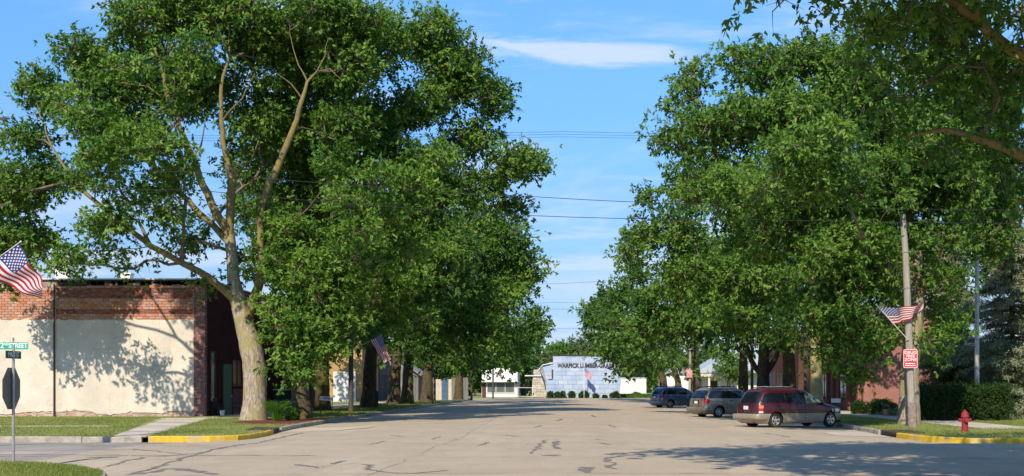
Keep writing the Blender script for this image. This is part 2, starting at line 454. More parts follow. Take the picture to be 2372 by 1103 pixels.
# ------------------------------------------------------------------ ground, streets, kerbs
def gz(x, y):
    a = (x/12.)**2 if x < 0 else (x/12.6)**2
    b = ((y-35.5)/7.)**2
    inm = -12.5 < x < 13.5; ins = 28.5 < y < 43.5
    v = min(a, b) if (inm and ins) else (a if inm else b)
    return -.14*min(v, 1.15)
def roadmat():
    m, t, b, out = newmat('asphalt')
    v = coords(t)
    n1 = noise(t, v, .35, 6, .6); n2 = noise(t, v, 60, 3, .8); n3 = noise(t, coords(t, (1, .25, 1)), 1.1, 7, .7, .5)
    col = mix_n(t, ramp_n(t, n1, .35, .65), (.53, .435, .31), (.44, .365, .265))
    col = mix_n(t, ramp_n(t, n2, .35, .7), col, (.36, .30, .225))
    col = mix_n(t, ramp_n(t, n3, .60, .75, 0, .45), col, (.22, .19, .16))
    n4 = noise(t, coords(t, (.5, .06, 1)), 1.0, 5, .7); col = mix_n(t, ramp_n(t, n4, .50, .70, 0, .35), col, (.62, .52, .40))
    n5 = noise(t, v, 9, 6, .85); col = mix_n(t, ramp_n(t, n5, .54, .68, 0, .5), col, (.30, .26, .205))
    n8 = noise(t, coords(t, (1, .35, 1)), .55, 9, .75, 1.0); col = mix_n(t, ramp_n(t, math_n(t, 'ABSOLUTE', math_n(t, 'SUBTRACT', n8, .5)), .0035, .0, 0, .7), col, (.20, .175, .15))
    t.links.new(col, b.inputs['Base Color']); b.inputs['Roughness'].default_value = .9; b.inputs['Specular IOR Level'].default_value = .2
    bump(t, b, n2, .5, .01); return m
M['asphalt'] = roadmat()
M['asphalt_grey'] = pm('asphalt_grey', (.36, .32, .28), (.28, .25, .22), .8, .9, .4, 50, c3=(.43, .38, .32), bdist=.01)
M['concrete'] = pm('concrete', (.58, .50, .39), (.48, .41, .32), 1.2, .9, .4, 40, c3=(.38, .34, .26), rand=.06, bdist=.01)
M['kerb'] = pm('kerb', (.42, .38, .32), (.28, .25, .21), 3, .92, .8, 18, c3=(.2, .18, .15))
M['yellow'] = pm('kerb_yellow', (.68, .45, .03), (.52, .35, .05), 4, .8, .6, 25, c3=(.42, .35, .20))
M['grass'] = pm('grass_ground', (.17, .20, .05), (.24, .25, .085), 1.1, 1, .8, 55, c3=(.32, .29, .15), bdist=.03)
M['tar'] = pm('tar', (.17, .155, .14), (.25, .22, .19), 8, .8, .2)
M['iron'] = pm('iron', (.10, .06, .045), (.05, .04, .035), 9, .8, .4)
M['black'] = pm('black_plastic', (.012, .012, .012), (.02, .02, .02), 4, .6, .1)
M['mulch'] = pm('mulch', (.22, .05, .035), (.10, .03, .022), 20, 1, 1, 60)
M['earth'] = pm('earth', (.16, .13, .09), (.11, .09, .06), 5, 1, .6)

g = MB(); g.add([(-3000, -300, -.3), (3000, -300, -.3), (3000, 5000, -.3), (-3000, 5000, -.3)], [(0, 1, 2, 3)])
struct('ground', g, M['grass'])
st_ = MB()
def road_cells(x0, x1, y0, y1, dx, dy, mb):
    nx = int(round((x1-x0)/dx)); ny = int(round((y1-y0)/dy))
    vs = [(x0+i*dx, y0+j*dy, gz(x0+i*dx, y0+j*dy)) for j in range(ny+1) for i in range(nx+1)]
    mb.add(vs, [(j*(nx+1)+i, j*(nx+1)+i+1, (j+1)*(nx+1)+i+1, (j+1)*(nx+1)+i) for j in range(ny) for i in range(nx)])
road_cells(-12.5, 13.5, -60, 182, 1, 1, st_)
road = struct('main_street', st_, M['asphalt'], smooth=True, recalc=False)
ss = MB()
road_cells(-120, -12.5, 28.5, 43.5, 2.5, 1, ss); struct('side_street', ss, M['asphalt_grey'], smooth=True, recalc=False)
ss = MB()
road_cells(13.5, 121, 26.5, 43.5, 2.5, 1, ss); struct('side_street', ss, M['asphalt'], smooth=True, recalc=False)
cs = MB(); cs.add([(-90, 170, -.155), (90, 170, -.155), (90, 181, -.05), (-90, 181, -.05)], [(0, 1, 2, 3)]); struct('cross_street', cs, M['asphalt'])

nw = [(-13.8, 43.3), (-11.9, 43.45), (-11.1, 44.0), (-10.85, 45.2), (-10.9, 47.5), (-11.1, 49.6), (-11.4, 52.3), (-11.65, 56), (-11.7, 62), (-11.75, 168), (-12.4, 169.6), (-15, 170)]
ne = [(14.6, 40.9), (13.1, 41.6), (12.35, 43.0), (12.1, 44.6), (12.05, 46.2), (12.15, 49.2), (12.4, 53), (12.6, 58), (12.6, 168), (13.4, 169.6), (16, 170)]
swc = [(-12.6, 29.2), (-11.6, 28.8), (-10.4, 27.7), (-9.2, 26), (-8.6, 24.2), (-8.5, 22), (-8.5, -50)]
sec = [(20, 26.5), (17, 26), (14.5, 24), (13.4, 21), (13.3, -50)]
def sheet(name, poly, z, mat, kind='structure', parent=None, sub=0):
    b = MB(); vs = [Vector((p[0], p[1], z if len(p) < 3 else p[2])) for p in poly]
    tri = tessellate_polygon([[Vector((v.x, v.y, 0)) for v in vs]]); b.add(vs, [tuple(q) for q in tri])
    o = struct(name, b, mat, parent, kind=kind, recalc=False)
    for p in o.data.polygons:
        if p.normal.z < 0: p.flip()
    return o
sheet('lawn', [(-120, 43.3)]+nw+[(-120, 170)], .02, M['grass'])
sheet('lawn', [(120, 40.9)]+ne+[(120, 170)], .02, M['grass'])
sheet('lawn', [(-120, 29.2)]+swc+[(-120, -50)], .02, M['grass'])
sheet('lawn', [(120, 26.5)]+sec+[(120, -50)], .02, M['grass'])
sheet('lawn', [(-300, 181), (300, 181), (300, 900), (-300, 900)], -.03, M['grass'])

def kerb(name, pts, mat, wd=.16, zt=.045, seglen=3.0, h=.22, seed=1):
    """row of separate kerb stones along pts"""
    rnd = random.Random(seed); root = None
    # resample
    P = [Vector((p[0], p[1], 0)) for p in pts]; seg = []
    d = [0]
    for i in range(1, len(P)): d.append(d[-1]+(P[i]-P[i-1]).length)
    def at(s):
        s = max(0, min(s, d[-1]))
        for i in range(1, len(P)):
            if s <= d[i] + 1e-9:
                return P[i-1].lerp(P[i], (s-d[i-1])/max(1e-9, d[i]-d[i-1]))
        return P[-1]
    root = bpy.data.objects.new(name, None); COL.objects.link(root); root['kind'] = 'structure'
    s = 0
    while s < d[-1]-.05:
        e = min(s+seglen, d[-1]); n = max(1, int((e-s)/.5)); b = MB(); ring = []
        jz = rnd.uniform(-.012, .012); vs = []
        for i in range(n+1):
            q = s+.012+(e-s-.024)*i/n; p = at(q); t = (at(q+.2)-at(q-.2)).normalized(); nn = Vector((-t.y, t.x, 0))
            for a, z in ((-.5, zt-h), (-.5, zt-.03), (-.38, zt), (.38, zt), (.5, zt-.03), (.5, zt-h)):
                vs.append(p+nn*a*wd+Vector((0, 0, z+jz+(rnd.uniform(-.004, .004)))))
        fs = [(i*6+k, i*6+(k+1) % 6, (i+1)*6+(k+1) % 6, (i+1)*6+k) for i in range(n) for k in range(6)]
        fs += [tuple(range(6)), tuple(n*6+k for k in range(6))]
        b.add(vs, fs); part('kerb_stone', b, mat, root); s = e
    return root
kerb('kerb', [(-100, 43.3), (-14.0, 43.3)], M['kerb'], seglen=4)
kerb('kerb', nw[:6], M['yellow'], wd=.17, zt=.045, seed=2)
kerb('kerb', nw[6:], M['kerb'], wd=.2, zt=.05, seed=3)
kerb('kerb', [(100, 40.9)]+ne[:5], M['yellow'], wd=.2, zt=.06, seed=4, seglen=4)
kerb('kerb', ne[5:], M['kerb'], wd=.2, zt=.05, seed=5)
kerb('kerb', [(-60, 29.2)]+swc, M['kerb'], wd=.16, zt=.03, seed=6, seglen=4)
kerb('kerb', [(60, 26.5)]+sec, M['kerb'], seed=7, seglen=4)

# walks of separate slabs
def slab_walk(quads, name='sidewalk'):
    root = bpy.data.objects.new(name, None); COL.objects.link(root); root['kind'] = 'structure'; rnd = random.Random(3)
    for q in quads:
        b = MB(); c = sum((Vector((p[0], p[1], 0)) for p in q), Vector())/len(q); jz = rnd.uniform(0, .012)
        vs = [Vector((p[0], p[1], 0)) for p in q]; vs = [c+(v-c)*.985 for v in vs]
        b.add([(v.x, v.y, -.02) for v in vs]+[(v.x, v.y, .036+jz) for v in vs], [(4, 5, 6, 7), (0, 1, 5, 4), (1, 2, 6, 5), (2, 3, 7, 6), (3, 0, 4, 7)])
        part('slab', b, M['concrete'], root)
    return root
def strip_quads(A0, A1, B0, B1, n):
    A0, A1, B0, B1 = [Vector(v) for v in (A0, A1, B0, B1)]
    return [[A0.lerp(A1, i/n), B0.lerp(B1, i/n), B0.lerp(B1, (i+1)/n), A0.lerp(A1, (i+1)/n)] for i in range(n)]
# diagonal walk from the corner to the shop front, then along the shops
slab_walk(strip_quads((-15.1, 43.5), (-21.2, 68.6), (-13.95, 43.5), (-18.2, 67.2), 13))
slab_walk(strip_quads((-19.6, 67.6), (-19.6, 165), (-17.2, 67.2), (-17.2, 165), 36))
slab_walk(strip_quads((-60, 54.4), (-19, 54.4), (-60, 55.1), (-19, 55.1), 24))
slab_walk(strip_quads((16.8, 51.6), (75, 51.6), (16.8, 54), (75, 54), 30))
slab_walk(strip_quads((16.7, 54.1), (16.7, 165), (19.2, 54.1), (19.2, 165), 50))
# gutter pans and ramp at the drains
sheet('gutter_pan', [(-11.35, 52.4, -.125), (-9.2, 52.0, -.07), (-8.2, 55, -.05), (-8.2, 57.2, -.05), (-11.5, 57.2, -.125)], 0, M['concrete'])
sheet('gutter_pan', [(12.3, 52.5, -.12), (10.2, 50.6, -.08), (10.0, 47.4, -.08), (12.0, 46.9, -.12), (12.1, 49.4, -.12)], 0, M['concrete'])
def drain(label, pts, face):
    t = thing('storm_drain', label, 'drain', (pts[0][0], pts[0][1], 0))
    b = MB(); (x0, y0), (x1, y1), (x2, y2), (x3, y3) = pts
    b.add([(x0, y0, .06), (x1, y1, .06), (x2, y2, .075), (x3, y3, .075), (x0, y0, .01), (x1, y1, .01), (x2, y2, .01), (x3, y3, .01)],
          [(0, 1, 2, 3), (0, 4, 5, 1), (1, 5, 6, 2), (2, 6, 7, 3), (3, 7, 4, 0), (4, 5, 6, 7)])
    part('cover_plate', b, M['iron'], t)
    b = MB(); f0, f1 = face; b.add([(f0[0], f0[1], -.2), (f1[0], f1[1], -.2), (f1[0], f1[1], .01), (f0[0], f0[1], .01)], [(0, 1, 2, 3)])
    part('opening', b, M['black'], t)
drain('rusty brown storm drain plate at the end of the yellow kerb before the large tree', [(-11.05, 49.7), (-11.35, 52.2), (-12.3, 52.3), (-12.1, 49.6)], ((-11.12, 49.7), (-11.42, 52.2)))
drain('dark storm drain opening beside the yellow kerb near the fire hydrant', [(12.0, 46.4), (12.1, 49.1), (13.1, 49.0), (13.0, 46.3)], ((12.05, 46.4), (12.15, 49.1)))
# patches of mulch
sheet('mulch_bed', [(-12.0, 57.5), (-12.0, 68), (-15.6, 68), (-15.5, 60.5), (-13.5, 57.5)], .03, M['mulch'])

# tar-sealed cracks
rnd = random.Random(11)
cr = MB()
def crack(pts, wd, jag=.12, step=.35):
    P = []
    for i in range(len(pts)-1):
        a, b_ = Vector((*pts[i], 0)), Vector((*pts[i+1], 0)); n = max(1, int((b_-a).length/step))
        for k in range(n): P.append(a.lerp(b_, k/n)+Vector((rnd.gauss(0, jag), rnd.gauss(0, jag), 0)))
    P.append(Vector((*pts[-1], 0)))
    vs = []
    for i, p in enumerate(P):
        t = (P[min(i+1, len(P)-1)]-P[max(i-1, 0)]).normalized(); n = Vector((-t.y, t.x, 0)); w_ = wd*rnd.uniform(.25, 1.3)
        for s_ in (-1, 1):
            q = p+n*w_*s_; vs.append((q.x, q.y, gz(q.x, q.y)+.007))
    cr.add(vs, [(2*i, 2*i+1, 2*i+3, 2*i+2) for i in range(len(P)-1)])
def G(px, py):
    d = F*H/(py-893); 
    for _ in range(3):
        x = (px-1300)/F*d; d = F*(H-gz(max(-12.4, min(13.4, x)), d))/(py-893)
    return ((px-1300)/F*d, d)
for (a, wd) in [([(300, 1100), (420, 1062), (560, 1030), (700, 1003)], .07), ([(330, 1098), (390, 1086), (440, 1090), (500, 1099)], .13),
                ([(690, 1076), (715, 1079), (735, 1084)], .07), ([(845, 1076), (860, 1082), (850, 1087), (880, 1092), (915, 1096), (960, 1097), (1035, 1090)], .07),
                ([(1415, 1060), (1402, 1070), (1424, 1074), (1404, 1083), (1428, 1087)], .08), ([(1355, 1082), (1362, 1095)], .16),
                ([(1290, 1022), (1282, 1034), (1297, 1040)], .09), ([(1262, 1056), (1290, 1054)], .16), ([(1215, 1030), (1258, 1027)], .04), ([(1230, 1052), (1262, 1020), (1290, 1018)], .04),
                ([(1376, 1017), (1400, 1020)], .05), ([(1390, 1026), (1412, 1030)], .05), ([(860, 1030), (895, 1022)], .05), ([(1110, 1032), (1130, 1025)], .06),
                ([(775, 1075), (800, 1068)], .06), ([(1200, 1012), (1170, 1008)], .05), ([(1240, 990), (1255, 986)], .06), ([(1760, 1003), (1800, 1007), (1830, 1013)], .05),
                ([(1130, 940), (1160, 938)], .1), ([(560, 1012), (640, 1004)], .04), ([(200, 1090), (330, 1060), (470, 1050)], .05), ([(100, 1045), (300, 1040), (420, 1052)], .04),
                ([(1290, 975), (1300, 971)], .09), ([(1370, 962), (1378, 966)], .09), ([(1410, 985), (1425, 990)], .06), ([(905, 1008), (935, 1012)], .05), ([(1000, 1018), (1020, 1012)], .05)]:
    crack([G(*p) for p in a], wd, .05, .25)
for y, x0, x1, w_ in [(26.0, -8, 9, .028), (31.6, -5, 12.5, .022), (39.5, -9, 12, .018), (47.6, -8.5, 11, .02), (58.5, -10, 8, .022), (70, -9, 7, .025), (84, -9, 8, .03), (100, -9, 8, .03), (120, -8, 8, .035)]:
    crack([(x0, y+rnd.uniform(-.3, .3)), ((x0+x1)/2, y+rnd.uniform(-.3, .3)), (x1, y+rnd.uniform(-.3, .3))], w_, .05, .5)
crack([(-3.8, 24), (-3.4, 45), (-3.7, 90), (-3.5, 160)], .008, .06, .8)
for i in range(70):
    x = rnd.uniform(-10, 11); y = rnd.uniform(24, 80); a = rnd.uniform(-.5, .5) if rnd.random() < .6 else rnd.uniform(0, 3); L_ = rnd.uniform(.3, 1.8)
    crack([(x, y), (x+L_*math.cos(a), y+L_*math.sin(a))], rnd.uniform(.006, .022), .08, .25)
for i in range(26):
    x = rnd.uniform(-32, -9); y = rnd.uniform(30, 42); a = rnd.uniform(-.25, .25); L_ = rnd.uniform(1, 5)
    crack([(x, y), (x+L_*math.cos(a), y+L_*math.sin(a))], rnd.uniform(.015, .05), .06, .3)
part('crack_seal', cr, M['tar'], road, recalc=False, kind='stuff')

# grass blades
def grass(name, pts, h, wd, rng, mat):
    n = len(pts); c = np.concatenate([pts, np.full((n, 1), .015)], 1)
    d = unit(np.stack([rng.normal(0, .35, n), rng.normal(0, .35, n), np.ones(n)], 1))
    nr = unit(rng.normal(size=(n, 3))*np.array([1, 1, .1])+np.array([0, -.8, 0]))
    q = leaf_quads(c, d, nr, h*rng.uniform(.5, 1.3, n), wd*rng.uniform(.7, 1.3, n))
    t = np.clip(.5+.3*np.sin(pts[:, 0]*.9+1.3*np.sin(pts[:, 1]*.5))+rng.normal(0, .25, n), 0, 1)
    TOTAL[0] += n
    o = link(name, quads_mesh(name, q, mat, t)); o['kind'] = 'stuff'; o['label'] = 'short mown grass on the verge'; o['category'] = 'grass'; return o
def inpoly(P, poly):
    x, y = P[:, 0], P[:, 1]; r = np.zeros(len(P), bool); n = len(poly)
    for i in range(n):
        x0, y0 = poly[i][:2]; x1, y1 = poly[(i+1) % n][:2]
        r ^= ((y0 > y) != (y1 > y)) & (x < (x1-x0)*(y-y0)/((y1-y0) or 1e-9)+x0)
    return r
def scatter(poly, n, x0, x1, y0, y1, holes=()):
    p = np.stack([RNG.uniform(x0, x1, n), RNG.uniform(y0, y1, n)], 1)
    p = p[inpoly(p, poly)]
    for h in holes: p = p[~inpoly(p, h)]
    return p
walk_hole = [(-14.95, 43), (-20.9, 69), (-18.4, 67.4), (-14.1, 43)]
P1 = scatter([(-120, 29.1)]+swc+[(-120, -50)], 34000, -13.5, -8.4, 23.5, 29.2)
P2 = scatter([(-120, 43.4)]+nw+[(-120, 170)], 60000, -34, -10.8, 43.3, 72, [walk_hole, [(-60, 54.4), (-19, 54.4), (-19, 55.1), (-60, 55.1)], [(-12.0, 57.5), (-12.0, 68), (-15.6, 68), (-15.5, 60.5), (-13.5, 57.5)], [(-45, 71.4), (-19, 71.4), (-19, 90), (-45, 90)]])
P3 = scatter([(120, 41)]+ne+[(120, 170)], 45000, 12, 28, 41, 70, [[(16.8, 51.6), (75, 51.6), (75, 54), (16.8, 54)], [(16.7, 54), (19.2, 54), (19.2, 165), (16.7, 165)]])
P4 = scatter([(-120, 43.4)]+nw+[(-120, 170)], 14000, -17, -11.8, 72, 130)
grass('grass', P1, .065, .012, RNG, M['grassblade'])
grass('grass', P2, .07, .02, RNG, M['grassblade'])
grass('grass', P3, .07, .02, RNG, M['grassblade'])
grass('grass', P4, .10, .035, RNG, M['grassblade'])

# ------------------------------------------------------------------ buildings
M['block'] = pm('clay_block', (.52, .25, .155), (.41, .185, .12), 3, .9, .5, 30, rand=.16, c3=(.55, .36, .25))
M['brick'] = pm('old_brick', (.30, .11, .07), (.19, .075, .055), 4, .9, .5, 30, rand=.35)
M['brick_pillar'] = pm('pillar_brick', (.17, .065, .065), (.30, .16, .14), 5, .9, .5, 30, rand=.35)
M['mortar'] = pm('mortar', (.50, .42, .35), (.36, .29, .24), 2, .95, .7, 20, c3=(.22, .17, .14))
M['black_trim'] = pm('tarred_edge', (.03, .028, .027), (.06, .05, .045), 4, .8, .3)
M['white_metal'] = pm('white_metal', (.72, .74, .74), (.62, .64, .64), 2, .4, .1)
M['white'] = pm('white_paint', (.78, .77, .73), (.68, .67, .63), 1.5, .7, .2)
def stuccomat():
    m, t, b, out = newmat('stucco')
    v = coords(t); n1 = noise(t, v, .5, 6, .65); n2 = noise(t, v, 2.2, 7, .75); n3 = noise(t, v, 25, 4, .7)
    col = mix_n(t, ramp_n(t, n1, .35, .65), (.67, .61, .525), (.56, .505, .43))
    col = mix_n(t, ramp_n(t, n2, .55, .72, 0, .8), col, (.45, .41, .35))
    n6 = noise(t, coords(t, (3.2, 1, .22)), 1.6, 6, .7); col = mix_n(t, ramp_n(t, n6, .56, .70, 0, .5), col, (.43, .38, .31))
    n7 = noise(t, v, 1.1, 8, .8, 1.2); col = mix_n(t, ramp_n(t, math_n(t, 'ABSOLUTE', math_n(t, 'SUBTRACT', n7, .5)), .006, .0, 0, .55), col, (.25, .21, .17))
    # pale traces of an old painted sign near the corner
    sp = t.nodes.new('ShaderNodeSeparateXYZ'); t.links.new(v, sp.inputs[0])
    mx = math_n(t, 'ABSOLUTE', math_n(t, 'ADD', sp.outputs[0], .2))
    mz = math_n(t, 'ABSOLUTE', math_n(t, 'SUBTRACT', sp.outputs[2], 2.6))
    ms = math_n(t, 'MULTIPLY', ramp_n(t, math_n(t, 'ABSOLUTE', math_n(t, 'SUBTRACT', math_n(t, 'ABSOLUTE', math_n(t, 'ADD', sp.outputs[0], 1.6)), .35)), .32, .15), ramp_n(t, mz, 1.5, .9))
    ms = math_n(t, 'MULTIPLY', ms, ramp_n(t, noise(t, v, 5, 6, .8), .46, .56, 0, .7))
    col = mix_n(t, ms, col, (.28, .36, .33))
    t.links.new(col, b.inputs['Base Color']); b.inputs['Roughness'].default_value = .95
    bump(t, b, math_n(t, 'ADD', n2, n3), .5, .02); return m
M['stucco'] = stuccomat()
M['brick_facade'] = brickmat('facade_brick', (.07, .016, .014), (.05, .013, .012), (.06, .04, .035))  # brick darkened: the tree canopy's shade is put into its colour
M['brick_dark'] = brickmat('dark_brick', (.12, .035, .03), (.16, .05, .04), (.20, .15, .13), blot=(.07, .03, .025))
M['brick_pink'] = brickmat('pink_brick', (.36, .15, .12), (.29, .115, .10), (.34, .22, .18), blot=(.24, .11, .09))
M['brick_brown'] = brickmat('brown_brick', (.14, .055, .045), (.10, .045, .035), (.14, .11, .09))
M['tan'] = pm('tan_wall', (.42, .28, .12), (.34, .23, .10), 1, .9, .3)
M['glass'] = pm('window_glass', (.02, .025, .028), (.03, .035, .04), 1, .08, 0, spec=.6)
M['green_door'] = pm('green_door', (.012, .11, .05), (.01, .08, .035), 2, .5, .1)
M['burgundy'] = pm('burgundy_panel', (.17, .02, .03), (.12, .016, .025), 2, .6, .1)
M['grey_wood'] = pm('grey_wood', (.22, .22, .22), (.15, .15, .15), 2, .9, .5, stretch=(3, 3, .4), rand=.15)
M['grey_roof'] = pm('grey_roof', (.30, .30, .31), (.22, .22, .23), 2, .8, .3)
M['blue_paint'] = pm('blue_paint', (.07, .14, .24), (.05, .11, .19), 2, .6, .1)
M['brown_wood'] = pm('brown_wood', (.10, .055, .035), (.07, .04, .03), 4, .8, .3, stretch=(3, 3, .4))

# the near left building
X0, X1, YF, ZT = -46.0, -19.7, 71.5, 7.5
L1 = thing('brick_building', 'one storey brick corner building with peeling cream stucco wall shaded by a tree', 'building', (-20.5, YF, 0))
b = MB(); b.box(X0, X1, YF, 89, -.2, ZT); part('wall', b, M['mortar'], L1)
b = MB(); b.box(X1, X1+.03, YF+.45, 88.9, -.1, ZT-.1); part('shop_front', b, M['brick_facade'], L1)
pxz = lambda px, py, d=YF: (W(px, py, d).x, W(px, py, d).z)
rb = random.Random(5)
top = []; bot = []
x = X0
while x < -20.3:
    top.append((x, 5.36+rb.gauss(0, .02)+(.06 if rb.random() < .12 else 0))); bot.append((x, .26+rb.gauss(0, .035)+.13*math.sin(x*1.7)*math.sin(x*.6+1))); x += .22
b = MB(); b.prism(bot+[(-20.28, .4), (-20.28, 5.35)]+top[::-1], YF-.055, YF+.01, axis='y'); part('stucco_panel', b, M['stucco'], L1)
blk = MB().box(-.155, .155, -.045, .02, -.06, .06).mesh('block', M['block'])
bcount = 0
def piece(name, me, c, parent, s=(1, 1, 1)):
    o = bpy.data.objects.new(name, me); COL.objects.link(o); o.parent = parent; o.location = Vector(c)-worldoff(parent); o.scale = s; return o
small = MB()
def brick_rows(z0, z1, rh, bw, xa, xb, real, skip=0.0):
    global bcount
    z = z0; r = 0
    while z < z1-.001:
        x = xa-(bw/2 if r % 2 else 0)-rb.uniform(0, .03)
        while x < xb-bw*.3:
            a = max(x, xa)+.012; e = min(x+bw, xb)-.012
            if e-a > .06 and rb.random() > skip:
                if real:
                    piece('brick', blk, ((a+e)/2, YF+rb.uniform(-.006, .008), z+rh/2), L1, ((e-a)/.31, 1, (rh-.022)/.12)); bcount += 1
                else:
                    q = YF-.03+rb.uniform(-.008, .008); small.box(a-.004, e+.004, q, YF+.02, z+.006, z+rh-.006)
            x += bw
        z += rh; r += 1
XP = -27.95      # downpipe
# clay blocks (left of pipe down to the stucco, bands to the right of it)
brick_rows(5.38, 7.12, .145, .345, -31.2, XP-.06, True)
brick_rows(5.95, 6.53, .145, .345, XP+.06, -20.28, True)
brick_rows(5.42, 5.57, .145, .345, XP+.06, -20.28, True)
brick_rows(7.12, 7.41, .145, .345, XP+.06, -20.28, True, .12)
brick_rows(5.62, 5.94, .079, .24, XP+.06, -20.28, False)
brick_rows(6.55, 7.11, .079, .24, XP+.06, -20.28, False, .02)
part('brickwork', small, M['brick'], L1, kind='stuff')
small = MB(); brick_rows(5.38, 7.4, .145, .345, X0, -31.2, False); part('brickwork', small, M['block'], L1, kind='stuff')
small = MB(); brick_rows(-.05, .5, .085, .26, X0, -20.28, False, .4)
part('brickwork', small, pm('faded_brick', (.50, .36, .28), (.42, .26, .19), 4, .9, .5, 30, rand=.2), L1, kind='stuff')
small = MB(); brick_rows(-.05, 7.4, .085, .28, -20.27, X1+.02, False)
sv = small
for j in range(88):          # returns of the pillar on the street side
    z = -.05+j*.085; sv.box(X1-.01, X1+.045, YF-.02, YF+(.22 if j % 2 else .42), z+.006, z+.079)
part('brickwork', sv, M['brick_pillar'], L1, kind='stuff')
b = MB(); b.box(X0, X1+.08, YF-.05, 89.1, ZT+.0, ZT+.09)
for i in range(60):
    x = rb.uniform(-28, -20); b.box(x, x+rb.uniform(.1, .6), YF-.05, YF, 7.44-rb.uniform(.05, .2), 7.5)
b.box(XP+.1, -26.2, YF-.06, YF, 7.22, 7.44)
part('tarred_edge', b, M['black_trim'], L1)
b = MB(); b.box(X0, X1+.1, YF-.1, 89.15, ZT+.093, ZT+.16); part('roof_flashing', b, M['white_metal'], L1)
b = MB(); b.box(X0, X1, YF, 89, ZT+.1, ZT+.12); part('roof', b, M['grey_roof'], L1)
b = MB(); b.tube([(XP, YF-.12, 0), (XP, YF-.12, 7.35)], .045, 8); part('downpipe', b, pm('pipe', (.06, .03, .025), (.03, .02, .02), 5, .7), L1)
b = MB(); b.box(-25.9, -25.3, 76, 76.6, 7.55, 8.25); b.box(-25.95, -25.25, 75.95, 76.65, 8.25, 8.36); ch = part('chimney', b, M['white'], L1)
b = MB(); b.tube([(-25.6, 76.3, 8.3), (-25.6, 76.3, 9.0)], .08, 8); part('flue', b, M['grey_roof'], ch)
b = MB(); b.box(-29.7, -28.9, 76, 76.8, 7.55, 9.3); b.box(-29.75, -28.85, 75.95, 76.85, 9.3, 9.42); part('chimney', b, M['white'], L1)
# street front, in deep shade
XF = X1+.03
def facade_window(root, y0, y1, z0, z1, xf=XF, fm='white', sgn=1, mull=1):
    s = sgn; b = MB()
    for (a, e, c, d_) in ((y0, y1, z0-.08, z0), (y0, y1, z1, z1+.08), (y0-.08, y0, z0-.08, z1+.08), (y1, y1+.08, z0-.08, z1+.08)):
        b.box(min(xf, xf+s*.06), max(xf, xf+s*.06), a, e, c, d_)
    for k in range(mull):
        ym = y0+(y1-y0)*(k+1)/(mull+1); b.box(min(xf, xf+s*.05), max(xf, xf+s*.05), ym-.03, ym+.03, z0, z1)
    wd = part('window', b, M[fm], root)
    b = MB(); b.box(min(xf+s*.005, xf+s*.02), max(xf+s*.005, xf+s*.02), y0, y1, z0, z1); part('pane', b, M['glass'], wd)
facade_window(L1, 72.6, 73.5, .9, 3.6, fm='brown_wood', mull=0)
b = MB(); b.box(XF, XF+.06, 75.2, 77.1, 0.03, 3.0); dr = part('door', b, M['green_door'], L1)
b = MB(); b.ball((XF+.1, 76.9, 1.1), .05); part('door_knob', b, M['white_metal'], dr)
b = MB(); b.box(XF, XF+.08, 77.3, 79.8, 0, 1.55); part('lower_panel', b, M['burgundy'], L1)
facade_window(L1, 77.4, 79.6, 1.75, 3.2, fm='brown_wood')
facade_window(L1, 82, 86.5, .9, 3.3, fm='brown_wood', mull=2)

# second building on the left
L2 = thing('brick_shop', 'dark red brick shop behind the trees next to the corner building', 'building', (-19, 91.5, 0))
b = MB(); b.box(-45, -18.7, 91.5, 98.6, -.2, 6.6); part('wall', b, M['brick_dark'], L2)
b = MB(); b.box(-45, -18.6, 91.4, 98.7, 6.6, 6.8); part('coping', b, M['white_metal'], L2)
facade_window(L2, 93.4, 94.6, 1.0, 3.4, xf=-18.7, fm='white')
b = MB(); b.box(-18.7, -18.62, 96.4, 97.5, 0, 2.1); part('door', b, M['brown_wood'], L2)
L3 = thing('garage_building', 'tan walled garage with a large white door', 'building', (-23, 138, 0))
b = MB(); b.box(-45, -21.2, 138, 150, -.2, 6.8); part('wall', b, M['tan'], L3)
b = MB(); b.box(-45.2, -21, 137.9, 150.1, 6.8, 7.0); part('roof', b, M['grey_roof'], L3)
b = MB(); b.box(-24.1, -22.0, 137.9, 137.99, 0, 3.05); gd = part('garage_door', b, pm('door_paint', (.66, .66, .64), (.5, .5, .5), .8, .7), L3)
b = MB(); b.box(-24.25, -24.1, 137.86, 138, 0, 3.2); b.box(-22.0, -21.85, 137.86, 138, 0, 3.2); b.box(-24.1, -22.0, 137.86, 138, 3.05, 3.2); part('door_frame', b, M['white'], gd)
L4 = thing('grey_shed', 'grey board shed with a low gabled roof beyond the garage', 'shed', (-19, 152, 0))
b = MB(); b.box(-23, -16.8, 152, 160, -.1, 3.0); b.prism([(-23, 3.0), (-16.8, 3.0), (-19.9, 5.2)], 152, 160, axis='y'); part('wall', b, M['grey_wood'], L4)
plank = MB().box(-.14, .14, -.02, .02, 0, 2.9).mesh('plank', M['grey_wood'])
for i in range(20): piece('plank', plank, (-22.8+i*.31, 151.97, 0), L4)
b = MB()
for s_ in (-1, 1):
    b.prism([(-19.9, 5.25), (-19.9, 5.4), (-19.9+s_*3.5, 3.0), (-19.9+s_*3.5, 2.85)], 151.6, 160.4, axis='y')
part('roof', b, M['grey_roof'], L4)
b = MB(); b.box(-21.9, -21.5, 151.9, 151.95, 0, 3.1); part('corner_board', b, M['white'], L4)
L5 = thing('board_fence', 'tall grey and white board fence with a blue section', 'fence', (-14.5, 156, 0))
plank2 = MB().box(-.19, .19, -.02, .02, 0, 2.7).mesh('plank', M['grey_wood'])
plank3 = MB().box(-.19, .19, -.02, .02, 0, 2.6).mesh('plank', M['blue_paint']); plank4 = MB().box(-.19, .19, -.02, .02, 0, 2.5).mesh('plank', M['concrete'])
